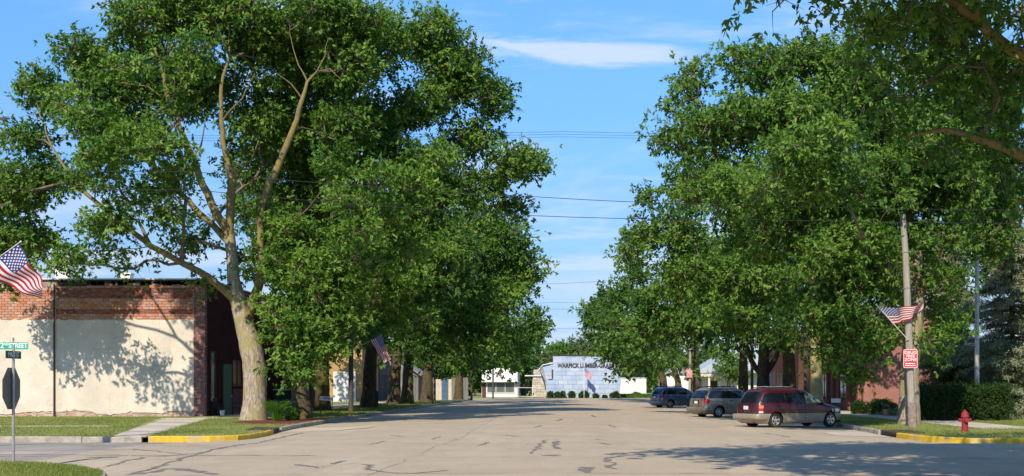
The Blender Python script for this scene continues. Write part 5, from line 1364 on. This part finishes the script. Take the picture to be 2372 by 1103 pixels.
tree('broad ash behind the first, its low trunk standing in the mulch bed', (-13.8, 69), tk(698, 69, .50, 9, -.5, 2),
     [(900, 110, 72, 90, 85, 4), (1000, 90, 73, 80, 70, 3.5), (1060, 170, 74, 90, 75, 3.5), (1135, 230, 74, 60, 65, 3), (980, 230, 73, 100, 80, 3.5), (1090, 330, 75, 95, 55, 3, .75), (1190, 390, 75, 70, 55, 3), (1235, 370, 75, 45, 42, 2.5),
      (860, 300, 72, 110, 90, 4), (960, 400, 72, 110, 80, 3.5), (780, 420, 73, 110, 90, 3.5), (900, 510, 71, 100, 70, 3), (1080, 440, 75, 100, 55, 3), (1180, 480, 76, 60, 45, 2.5), (700, 330, 74, 100, 110, 3), (740, 150, 73, 110, 120, 3), (600, 330, 75, 80, 80, 2.5, .8),
      (850, 600, 69, 90, 60, 2.5), (920, 660, 69, 90, 55, 2.5), (960, 740, 70, 70, 36, 2, .7), (870, 700, 68, 80, 45, 2), (830, 560, 68, 80, 50, 2), (1010, 580, 71, 80, 50, 2.5), (890, 500, 61, 70, 50, 2.2, 1.2), (960, 430, 62, 60, 45, 2.2, 1.2), (1020, 360, 63, 50, 45, 2), (830, 600, 61, 60, 45, 2), (940, 590, 63, 60, 45, 2), (1000, 480, 72, 80, 60, 2.5), (680, 480, 73, 90, 90, 3)],
     M['leaf_a'], M['bark_dark'], sp=1.22, nsp=17, k=6, L=.21, Wd=.09, crad=.95, seed=12, group=g1)
tree('ash with the darkest trunk beside the OPEN sign', (-17, 92), tk(747, 90, .50, 10, 0, 0),
     [(760, 640, 90, 110, 90, 4), (880, 720, 90, 80, 40, 3), (820, 520, 92, 130, 100, 4), (690, 560, 91, 90, 100, 4), (960, 560, 92, 110, 80, 4), (600, 480, 93, 90, 100, 4, .7), (1010, 660, 93, 90, 60, 3), (760, 740, 88, 70, 40, 2.5), (1040, 560, 94, 80, 60, 3), (860, 620, 89, 110, 70, 3), (700, 700, 88, 60, 60, 2.5), (820, 780, 86, 60, 30, 2, 1.4), (760, 790, 84, 50, 26, 1.8, 1.2), (880, 780, 88, 45, 28, 2, 1.2), (800, 730, 86, 70, 40, 2.5, 1.3), (920, 700, 90, 80, 50, 3), (640, 600, 90, 60, 80, 3)],
     M['leaf_b'], M['bark_dark'], sp=1.5, nsp=16, k=6, L=.26, Wd=.11, crad=1.15, seed=13, group=g1)
tree('ash whose forked trunk stands left of the drooping flag', (-15, 101), tk(853, 100, .55, 9, .6, 0),
     [(1080, 600, 101, 90, 80, 4), (1170, 560, 102, 75, 60, 3.5), (1215, 620, 103, 55, 60, 3), (1140, 690, 101, 80, 60, 3.5), (1060, 740, 99, 80, 60, 3), (980, 760, 99, 60, 40, 2.5), (1100, 520, 103, 90, 60, 3), (950, 640, 101, 90, 70, 3), (1120, 790, 99, 60, 45, 2.5), (870, 735, 94, 70, 42, 3), (960, 700, 95, 70, 45, 3)],
     M['leaf_a'], M['bark_dark'], sp=1.55, nsp=16, k=6, L=.27, Wd=.115, crad=1.2, seed=14, group=g1)
tree('leaning ash behind the drooping flag', (-15.1, 116), tk(911, 117, .55, 9, .8, 0),
     [(1210, 690, 120, 60, 60, 4), (1240, 720, 122, 50, 50, 3), (1160, 760, 118, 70, 50, 3.5), (1000, 720, 117, 80, 60, 3), (900, 700, 117, 80, 50, 3), (920, 760, 116, 80, 35, 3), (880, 820, 112, 40, 24, 2.5), (960, 810, 114, 50, 28, 2.5), (830, 780, 114, 60, 40, 3), (760, 790, 116, 60, 40, 3), (900, 745, 107, 70, 38, 3), (960, 760, 108, 60, 35, 3), (780, 740, 110, 70, 45, 3)],
     M['leaf_b'], M['bark_dark'], sp=1.8, nsp=15, k=6, L=.32, Wd=.14, crad=1.4, seed=15, group=g1)
tree('ash with a twin stemmed trunk mid way along the left verge', (-14.4, 121), tk(943, 119, .55, 8, .2, 1),
     [(1170, 640, 125, 70, 60, 4), (1020, 790, 120, 70, 35, 3), (950, 760, 119, 70, 40, 3, .8), (1080, 700, 123, 80, 60, 4)],
     M['leaf_b'], M['bark_dark'], sp=1.8, nsp=15, k=6, L=.33, Wd=.14, crad=1.4, seed=16, group=g1)
tree('ash near the far end of the left row with a flared dark trunk', (-14.1, 135), tk(988, 135, .6, 8, .5, 0),
     [(1230, 750, 140, 55, 50, 4), (1190, 800, 138, 55, 40, 3.5), (1130, 740, 138, 60, 60, 4), (1060, 790, 135, 60, 40, 3), (1080, 830, 133, 50, 38, 3), (1110, 850, 133, 40, 24, 2.5), (1000, 810, 133, 50, 30, 3), (930, 780, 134, 60, 36, 3), (1000, 740, 136, 70, 50, 3), (960, 780, 124, 60, 34, 3), (840, 770, 128, 60, 36, 3.5), (760, 740, 129, 70, 50, 3.5), (1010, 800, 140, 50, 30, 3)],
     M['leaf_b'], M['bark_dark'], sp=2.0, nsp=15, k=6, L=.38, Wd=.16, crad=1.6, seed=17, group=g1)
tree('ash third from last in the left row with a thin trunk', (-12.8, 160), tk(1062, 156, .5, 8, .5, 0),
     [(1190, 830, 158, 50, 40, 4), (1120, 830, 156, 50, 35, 3.5), (1215, 780, 160, 45, 45, 3.5), (1060, 830, 156, 45, 35, 3), (980, 780, 158, 60, 50, 3), (900, 790, 158, 60, 45, 3), (1120, 780, 156, 60, 50, 3)],
     M['leaf_b'], M['bark_dark'], sp=2.1, nsp=14, k=6, L=.42, Wd=.18, crad=1.7, seed=18, group=g1)
tree('last ash of the left row beside the small white building', (-5.6, 207), tk(1212, 207, .4, 8, 0, 0),
     [(1225, 790, 200, 42, 40, 4), (1212, 850, 206, 28, 38, 4), (1222, 850, 206, 20, 28, 3), (1180, 800, 200, 40, 40, 4), (1150, 820, 206, 40, 30, 4)],
     M['leaf_b'], M['bark_dark'], sp=2.3, nsp=14, k=6, L=.45, Wd=.2, crad=1.8, seed=19, group=g1)
tree('tree standing behind the brick corner building at the left edge', (-42, 96), tk(-10, 98, .5, 9, 0, 0),
     [(10, 480, 98, 80, 60, 4), (-60, 400, 98, 80, 90, 4), (40, 590, 98, 60, 35, 3, .7), (-80, 560, 98, 90, 60, 3)],
     M['leaf_b'], M['bark_dark'], sp=1.7, nsp=15, k=6, L=.28, Wd=.12, crad=1.3, seed=20)

# right row
lobR1 = [(1820, 350, 44, 70, 60, 2, 1.3), (1930, 320, 44, 75, 60, 2.2, 1.3), (1880, 420, 45, 90, 55, 2, 1.6), (1790, 430, 45, 55, 40, 1.6, 1.3), (1980, 440, 46, 55, 45, 2), (2070, 400, 54.5, 80, 80, 2), (2150, 330, 55, 80, 90, 3), (2230, 440, 56, 70, 70, 2.5), (1760, 440, 50, 60, 60, 2.5), (2085, 470, 52.6, 40, 38, .9), (2110, 560, 55, 70, 50, 1.2, .9), (2000, 560, 54, 80, 60, 2.5), (1900, 600, 53, 70, 40, 2), (1960, 180, 55, 90, 80, 3), (2060, 220, 56, 90, 90, 3), (2180, 200, 57, 90, 100, 3), (2300, 180, 58, 90, 100, 3), (1990, 90, 55, 60, 45, 2.5), (2080, 60, 55, 80, 60, 2.5), (2200, 50, 56, 90, 65, 2.5), (2330, 60, 57, 80, 70, 2.5), (2140, 140, 56, 70, 50, 2.5), (1990, 20, 55, 40, 40, 2), (2180, 560, 55.5, 60, 50, 1.6),
 (2200, 650, 56, 70, 50, 2, .7), (2050, 620, 54.5, 60, 45, 2), (1950, 730, 54.5, 80, 50, 2), (2020, 800, 55, 50, 50, 1.6, 1.3), (2060, 770, 56, 40, 60, 1.4), (1930, 810, 55, 50, 50, 1.5, 1.2), (1975, 870, 55, 40, 30, 1.2, 1.3), (2170, 820, 59, 55, 35, 1.3, .8), (2200, 760, 59, 50, 40, 1.4, .8), (2060, 690, 56, 55, 50, 1.5), (2160, 720, 58.5, 60, 50, 1.5), (1990, 880, 55, 28, 25, 1), (2330, 420, 60, 70, 120, 3), (2300, 560, 61, 80, 60, 2.5, .7), (1850, 720, 56, 60, 45, 2),
 (1600, 190, 58, 50, 55, 2.2), (1690, 150, 57, 70, 50, 2.5), (1780, 170, 56, 80, 75, 3), (1870, 140, 56, 80, 60, 3), (1545, 330, 58, 45, 45, 1.8), (1620, 320, 57, 80, 80, 3), (1720, 290, 55, 90, 80, 3), (1840, 280, 54, 100, 90, 3),
         (1950, 250, 55, 90, 90, 3), (1600, 440, 58, 85, 55, 2.6), (1700, 440, 55, 90, 75, 3), (1820, 430, 54, 100, 80, 3), (1940, 420, 54, 100, 90, 3), (2060, 330, 56, 90, 110, 3), (1780, 560, 56, 100, 60, 3), (1900, 560, 55, 100, 70, 3), (2040, 480, 57, 80, 90, 3), (2170, 420, 58, 90, 100, 3), (2150, 560, 59, 80, 60, 2.5, .7),
         (1960, 660, 55, 75, 55, 2.2), (1900, 730, 54.5, 60, 50, 2), (1985, 780, 54.5, 60, 50, 2, .8), (1960, 850, 54.5, 38, 38, 1.4, .9), (2040, 720, 55, 45, 45, 1.5, .6), (2170, 780, 56, 55, 28, 1.6, .8), (1880, 800, 55, 40, 28, 1.5), (2280, 300, 58, 90, 110, 3), (1510, 310, 58, 22, 18, .9), (1570, 250, 58, 35, 35, 1.5)]
tree('huge ash with a thick trunk directly behind the wooden pole on the right', (15.3, 57.5), wl([(2106, 986, 57.5, .60), (2106, 975, 57.5, .50), (2106, 930, 57.5, .44), (2106, 860, 57.5, .42), (2112, 800, 57.5, .40), (2120, 730, 57.5, .36), (2125, 650, 57.8, .30), (2120, 560, 58, .25), (2090, 460, 58, .2)]),
     lobR1, M['leaf_c'], M['bark'], sp=1.05, nsp=17, k=6, L=.18, Wd=.075, crad=.82, seed=21, group=g2, dead=1,
     limbs=[wl([(2120, 730, 57.5, .25), (2040, 640, 56.5, .18), (1950, 560, 56, .15), (1850, 480, 56, .11), (1750, 400, 56, .08), (1650, 350, 57, .05)]), wl([(2120, 700, 57.5, .2), (2180, 580, 57.5, .14), (2230, 460, 58, .1)])])
tree('ash with the sunlit mossy trunk just beyond the maroon minivan', (14.9, 75), tk(1893, 75, .37, 9, -.3, 0, 1.3),
     [(1500, 470, 74, 40, 40, 2), (1480, 560, 76, 60, 50, 2.5), (1450, 590, 77, 35, 38, 2), (1570, 540, 75, 80, 60, 3), (1600, 640, 75, 90, 65, 3), (1710, 640, 74, 90, 65, 3), (1820, 660, 73, 90, 55, 2.8), (1700, 740, 73, 90, 45, 2.5), (1620, 420, 77, 90, 80, 3), (1740, 500, 77, 100, 80, 3), (1880, 460, 77, 110, 110, 3), (1800, 760, 73, 60, 30, 2), (1860, 300, 77, 120, 110, 3), (2000, 560, 77, 90, 80, 3)],
     M['leaf_c'], M['bark_pale'], sp=1.25, nsp=17, k=6, L=.21, Wd=.09, crad=.98, seed=22, group=g2)
tree('ash with a dark trunk, second beyond the maroon minivan', (15, 86), tk(1830, 86, .46, 9, -.3, 0),
     [(1700, 720, 86, 90, 60, 3.5), (1800, 770, 82, 110, 26, 2.5), (1950, 760, 84, 70, 50, 3), (1740, 790, 88, 60, 28, 2.5), (1900, 820, 80, 30, 30, 1.6, .7), (1800, 700, 86, 90, 60, 3.5), (1940, 700, 88, 100, 70, 3.5), (1760, 590, 88, 120, 90, 4), (2060, 600, 88, 110, 100, 3.5), (1900, 610, 89, 110, 90, 3.5)],
     M['leaf_b'], M['bark_dark'], sp=1.5, nsp=16, k=6, L=.26, Wd=.11, crad=1.2, seed=23, group=g2)
t5 = tk(1767, 97, .5, 9, .2, 0)
tree('dark ash with several stems spreading from one trunk above the pewter minivan', (15.1, 97), t5,
     [(1530, 700, 98, 80, 60, 3.5), (1470, 640, 99, 50, 50, 3), (1600, 750, 97, 80, 45, 3), (1680, 680, 97, 90, 60, 3.5), (1620, 600, 100, 90, 70, 3.5), (1500, 760, 98, 60, 45, 3)],
     M['leaf_c'], M['bark_dark'], sp=1.55, nsp=16, k=6, L=.27, Wd=.115, crad=1.25, seed=24, group=g2,
     limbs=[[(t5[3][0], 97, 2.3, .26), (t5[3][0]-.9, 97, 3.6, .2), (t5[3][0]-1.5, 97, 5.5, .15)], [(t5[3][0], 97, 2.3, .26), (t5[3][0]+.9, 97, 3.8, .2), (t5[3][0]+1.6, 97, 5.5, .15)]])
tree('ash with a slim dark trunk left of the spreading one', (14.9, 106), tk(1722, 106, .42, 8, 0, 0),
     [(1540, 760, 108, 70, 50, 3.5), (1640, 770, 106, 70, 40, 3), (1600, 690, 110, 90, 60, 4)],
     M['leaf_b'], M['bark_dark'], sp=1.7, nsp=15, k=6, L=.3, Wd=.13, crad=1.35, seed=25, group=g2)
tree('ash with a yellowish trunk behind the distant red sign', (14, 133), tk(1615, 133, .55, 8, -.6, 0),
     [(1490, 790, 133, 70, 45, 3.5), (1560, 780, 133, 70, 40, 3.5), (1430, 760, 134, 45, 50, 3), (1470, 700, 136, 60, 50, 3.5), (1440, 680, 136, 30, 40, 2.5), (1560, 840, 131, 60, 22, 2.5, .7)],
     M['leaf_b'], M['bark_dark'], sp=1.85, nsp=15, k=6, L=.34, Wd=.145, crad=1.45, seed=26, group=g2)
tree('ash with a curved leaning trunk above the blue minivan', (13.3, 152), tk(1578, 150, .4, 7, -2.0, 0),
     [(1420, 800, 152, 50, 50, 4), (1480, 840, 150, 55, 35, 3.5), (1410, 730, 154, 40, 45, 3.5), (1530, 850, 150, 50, 22, 3, .7)],
     M['leaf_b'], M['bark_dark'], sp=2.0, nsp=15, k=6, L=.38, Wd=.16, crad=1.6, seed=27, group=g2)
tree('last ash of the right row reaching over the lumber building', (12.9, 158), tk(1545, 158, .5, 8, -2.5, 0),
     [(1385, 730, 157, 42, 45, 4), (1378, 770, 156, 34, 40, 3.5), (1410, 700, 158, 40, 45, 4), (1432, 785, 156, 46, 40, 4), (1470, 830, 156, 40, 45, 4), (1412, 836, 155, 20, 14, 1.6, .7), (1452, 852, 155, 26, 22, 2, .8), (1428, 866, 155, 8, 12, .8, .8)],
     M['leaf_b'], M['bark_dark'], sp=2.1, nsp=15, k=6, L=.42, Wd=.18, crad=1.7, seed=28, group=g2)
tree('small light green tree beside the porch house', (18.4, 144), tk(1688, 146, .2, 4, 0, 0),
     [(1690, 850, 146, 42, 40, 2.5), (1670, 820, 146, 30, 25, 2), (1715, 870, 146, 25, 25, 2)], M['leaf_c'], M['bark_dark'], sp=1.4, nsp=16, k=6, L=.28, Wd=.12, crad=1.1, seed=29)
# near tree at the right edge, trunk outside the view
nrp = wl([(3150, 985, 27, .55)])[0]
tN = [(17.6, 26.5, 0, .7), (17.5, 26.5, .5, .55), (17.3, 26.5, 3, .48), (17.0, 26.5, 5, .42), (16.4, 26.3, 7, .34), (15.6, 26, 9.5, .24)]
tree('nearest ash leaning in from the right edge with mossy limbs overhead', (17.6, 26.5), tN,
     [('w', 4.6, 24.5, 10.0, 1.6, 2.2, .9, .75), ('w', 6.0, 24, 10.4, 2.4, 2.6, 1.3), (2080, 30, 25, 80, 60, 1.2, 1), (2260, 320, 27, 70, 40, 1.2, .8), (2140, 330, 27.5, 50, 40, 1, .6), (2340, 400, 27, 40, 30, 1, .6), (1960, -20, 24, 90, 60, 1.6, .5), (2180, 40, 26, 130, 90, 2), (2330, 130, 26, 90, 100, 2), (2280, 250, 27, 90, 60, 1.6, .8), (2180, 180, 27, 80, 55, 1.4, .7), (2360, 330, 27, 45, 45, 1.2, .5), (2080, 140, 26, 60, 50, 1.2, .6), (2360, 470, 27, 22, 45, .8, .5), (2080, 250, 27.5, 60, 50, 1.2, .9), (2200, 370, 28, 60, 40, 1.2, .7), (2000, 150, 27, 60, 60, 1.2, .8),
      (2230, 110, 27, 110, 80, 1.6, 1.3), (2060, 90, 26, 60, 50, 1.2, 1.1), (1900, 5, 24.5, 60, 30, 1, 1.1), (2300, 190, 27, 80, 60, 1.3, 1.2), (2130, 40, 27, 80, 60, 1.4), (2330, 30, 27, 80, 60, 1.5), (2000, 60, 26, 60, 50, 1, .7), (2350, 230, 28, 60, 70, 1.4), (2200, 240, 28, 70, 60, 1.4), (1800, 10, 24, 70, 30, 1, .8), (1720, -10, 24, 40, 40, 1, .9),
       ('w', 16, 26, 14, 5, 6, 3.5, .18), ('w', 4.0, 21.5, 12.5, 2.2, 2.6, 1.5, .4),  ('w', 19, 22, 11, 5, 5, 3, .15), ('w', 12, 30, 11.5, 4, 3, 2, .3), ('w', 22, 29, 12, 5, 5, 3, .15)],
     M['leaf_c'], M['bark'], sp=.95, nsp=13, k=6, L=.14, Wd=.056, crad=.72, seed=31, group=None, tip=.011,
     limbs=[[(16.4, 26.3, 7, .26), (12.5, 26, 8.6, .15), (9.3, 25.8, 8.2, .13), (8.2, 25.6, 9.0, .10), (6.8, 25.4, 9.9, .06), (5.0, 25, 10.4, .03)],
            [(17.1, 26.5, 4.5, .26), (13, 26.5, 5.7, .17), (9.8, 26.5, 6.3, .11), (8.6, 26.5, 6.8, .08), (7.8, 26.3, 6.95, .05), (7.0, 26.2, 6.8, .02)]])
tree('tree filling the view behind the spruce at the right edge', (25, 92), tk(2160, 95, .5, 10, 0, 0),
     [(2150, 640, 92, 90, 70, 4), (2280, 560, 94, 100, 70, 4, .8), (2350, 440, 92, 60, 90, 4, .7), (2220, 450, 93, 110, 100, 4, .8), (2330, 640, 95, 80, 60, 3), (2100, 740, 90, 60, 45, 2.5)],
     M['leaf_b'], M['bark_dark'], sp=1.6, nsp=15, k=6, L=.27, Wd=.11, crad=1.25, seed=32)
tree('large ash south of the corner whose crown shades the road', (15.5, 12.5), [(15.5, 12.5, 0, .65), (15.4, 12.5, .5, .5), (15.2, 12.6, 3, .45), (14.5, 13, 6, .36), (13, 14, 9, .25)],
     [('w', 2.5, 14, 11.5, 2.6, 3, 1.5, 1.5), ('w', 6, 13, 12, 3.5, 3.5, 2, 1.4), ('w', 1.2, 17, 11, 2, 2, 1.2), ('w', 5, 17.5, 12, 3, 2.5, 1.6), ('w', 10, 13, 12, 3.5, 3.5, 2), ('w', .4, 20.3, 11.0, 2.4, 2.2, 1.4), ('w', 6, 23, 12.5, 4, 2.5, 1.6), ('w', 10, 22, 13, 4, 3, 2), ('w', 15, 19, 13, 4, 4, 2), ('w', 3.5, 20.5, 11.5, 3, 3, 1.8), ('w', 7.5, 20, 12, 3.5, 3.5, 2), ('w', 11.5, 18, 12, 4, 4, 2.2), ('w', 8, 14.5, 12, 3.5, 4, 2.2), ('w', 15, 14, 13, 5, 5, 3), ('w', 12, 10, 12, 4.5, 4, 2.5), ('w', 19, 14, 12, 4, 5, 3), ('w', 4.5, 16.5, 12.5, 2.5, 2.5, 1.5, .8)],
     M['leaf_c'], M['bark'], sp=1.3, nsp=9, k=6, L=.27, Wd=.13, crad=1.1, seed=33, tip=.012)
# spruce
def spruce(label, x, y, Hs, Rs, seed, name='spruce_tree'):
    rng = np.random.default_rng(seed); t = thing(name, label, 'tree', (x, y, 0), 'spruces behind the hedge'); b = MB()
    b.tube([(x, y, -.2), (x, y, Hs)], [.22, .02], 10); part('trunk', b, M['bark_dark'], t, smooth=60)
    cs = []; ds = []; P0 = []; P1 = []
    z = .5
    while z < Hs-.3:
        R = Rs*(1-(z/Hs))**.8*(.75+.25*math.sin(z*2.2))+.15; nb = int(7+R*2.2)
        for i in range(nb):
            a = rng.uniform(0, 2*PI); rr = R*rng.uniform(.75, 1.12); e = np.array([math.cos(a), math.sin(a), 0.])
            zz = z+rng.uniform(-.2, .2); P0.append([x, y, zz]); tip_ = np.array([x, y, zz])+e*rr+np.array([0, 0, -.12*rr]); P1.append(tip_)
            m_ = int(rr*16)+4; tt = rng.uniform(.2, 1.02, m_)[:, None]
            base = np.array([x, y, zz])*(1-tt)+tip_*tt + np.array([0, 0, 1])*.12*np.sin(tt*PI)
            sidev = np.array([-e[1], e[0], 0]); sp_ = rng.uniform(-.5, .5, (m_, 1))*rr*.45*(1.1-tt)
            cs.append(base+sidev*sp_); ds.append(unit(e*.7+sidev*np.sign(sp_)*.5+rng.normal(size=(m_, 3))*.3+np.array([0, 0, -.2])))
        z += .26
    cs = np.concatenate(cs); ds = np.concatenate(ds); k = 5; i2 = np.repeat(np.arange(len(cs)), k)
    ld = unit(ds[i2]+rng.normal(size=(len(i2), 3))*.45); lc = cs[i2]+rng.normal(size=(len(i2), 3))*.05
    nr = unit(np.array([0, -.3, 1])+rng.normal(size=(len(i2), 3))*.4)
    Q = leaf_quads(lc, ld, nr, rng.uniform(.14, .30, len(i2)), rng.uniform(.03, .055, len(i2)))
    TOTAL[0] += len(Q)
    tn = np.clip(.5+rng.normal(0, .25, len(i2)), 0, 1); link('needles', quads_mesh('needles', Q-np.array([x, y, 0]), M['needle'], tn), t)
    V = []; Fc = []; P0 = np.array(P0); P1 = np.array(P1); frusta(V, Fc, P0-np.array([x, y, 0]), P1-np.array([x, y, 0]), np.full(len(P0), .035), np.full(len(P0), .01), 4)
    me = bpy.data.meshes.new('branches'); me.from_pydata(np.concatenate(V).tolist(), [], np.concatenate(Fc).tolist()); me.materials.append(M['twig']); link('branches', me, t, kind='stuff')
spruce('blue grey spruce behind the hedge at the right edge of the view', W(2345, 0, 69).x, 69, 11.5, 4.4, 41)
spruce('taller blue grey spruce left of the metal pole behind the hedge', W(2205, 0, 74).x, 74, 10.5, 3.8, 42)
# the trees beyond the lumber building
gf = 'trees beyond the lumber building'
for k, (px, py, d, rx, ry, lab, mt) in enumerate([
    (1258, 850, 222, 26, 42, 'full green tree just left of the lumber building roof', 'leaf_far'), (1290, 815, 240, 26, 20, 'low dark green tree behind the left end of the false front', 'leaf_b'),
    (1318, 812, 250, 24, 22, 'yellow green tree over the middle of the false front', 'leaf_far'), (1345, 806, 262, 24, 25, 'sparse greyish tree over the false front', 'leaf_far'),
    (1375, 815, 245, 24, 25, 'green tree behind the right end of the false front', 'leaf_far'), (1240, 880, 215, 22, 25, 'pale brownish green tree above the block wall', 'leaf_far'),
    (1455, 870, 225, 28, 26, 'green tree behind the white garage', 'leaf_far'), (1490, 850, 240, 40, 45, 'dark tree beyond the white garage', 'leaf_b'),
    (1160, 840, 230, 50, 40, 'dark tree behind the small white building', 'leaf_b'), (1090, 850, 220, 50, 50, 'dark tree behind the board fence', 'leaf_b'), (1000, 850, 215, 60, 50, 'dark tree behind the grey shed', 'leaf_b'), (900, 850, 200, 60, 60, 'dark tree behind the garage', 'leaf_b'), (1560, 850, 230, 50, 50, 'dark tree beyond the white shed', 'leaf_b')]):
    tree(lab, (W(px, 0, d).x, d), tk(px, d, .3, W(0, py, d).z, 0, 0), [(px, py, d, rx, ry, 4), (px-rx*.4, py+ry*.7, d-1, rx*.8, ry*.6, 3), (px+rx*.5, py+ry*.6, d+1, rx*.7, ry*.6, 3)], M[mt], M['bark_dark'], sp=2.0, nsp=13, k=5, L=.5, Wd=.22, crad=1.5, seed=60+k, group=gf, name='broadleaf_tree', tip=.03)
# far wood to the horizon
rng = np.random.default_rng(9); C_ = []
for i in range(900):
    C_.append((rng.uniform(-260, 260), rng.uniform(300, 330), rng.uniform(1, 9)))
Q, ti = sprays(np.array(C_), np.full(900, 3.5), 26, 5, 1.3, .7, rng, .8); TOTAL[0] += len(Q)
o = link('far_wood', quads_mesh('far_wood', Q, M['leaf_far'], ti)); o['kind'] = 'stuff'; o['label'] = 'distant line of trees on the horizon'; o['category'] = 'wood'
print('LEAVES', TOTAL[0], 'bricks', bcount)
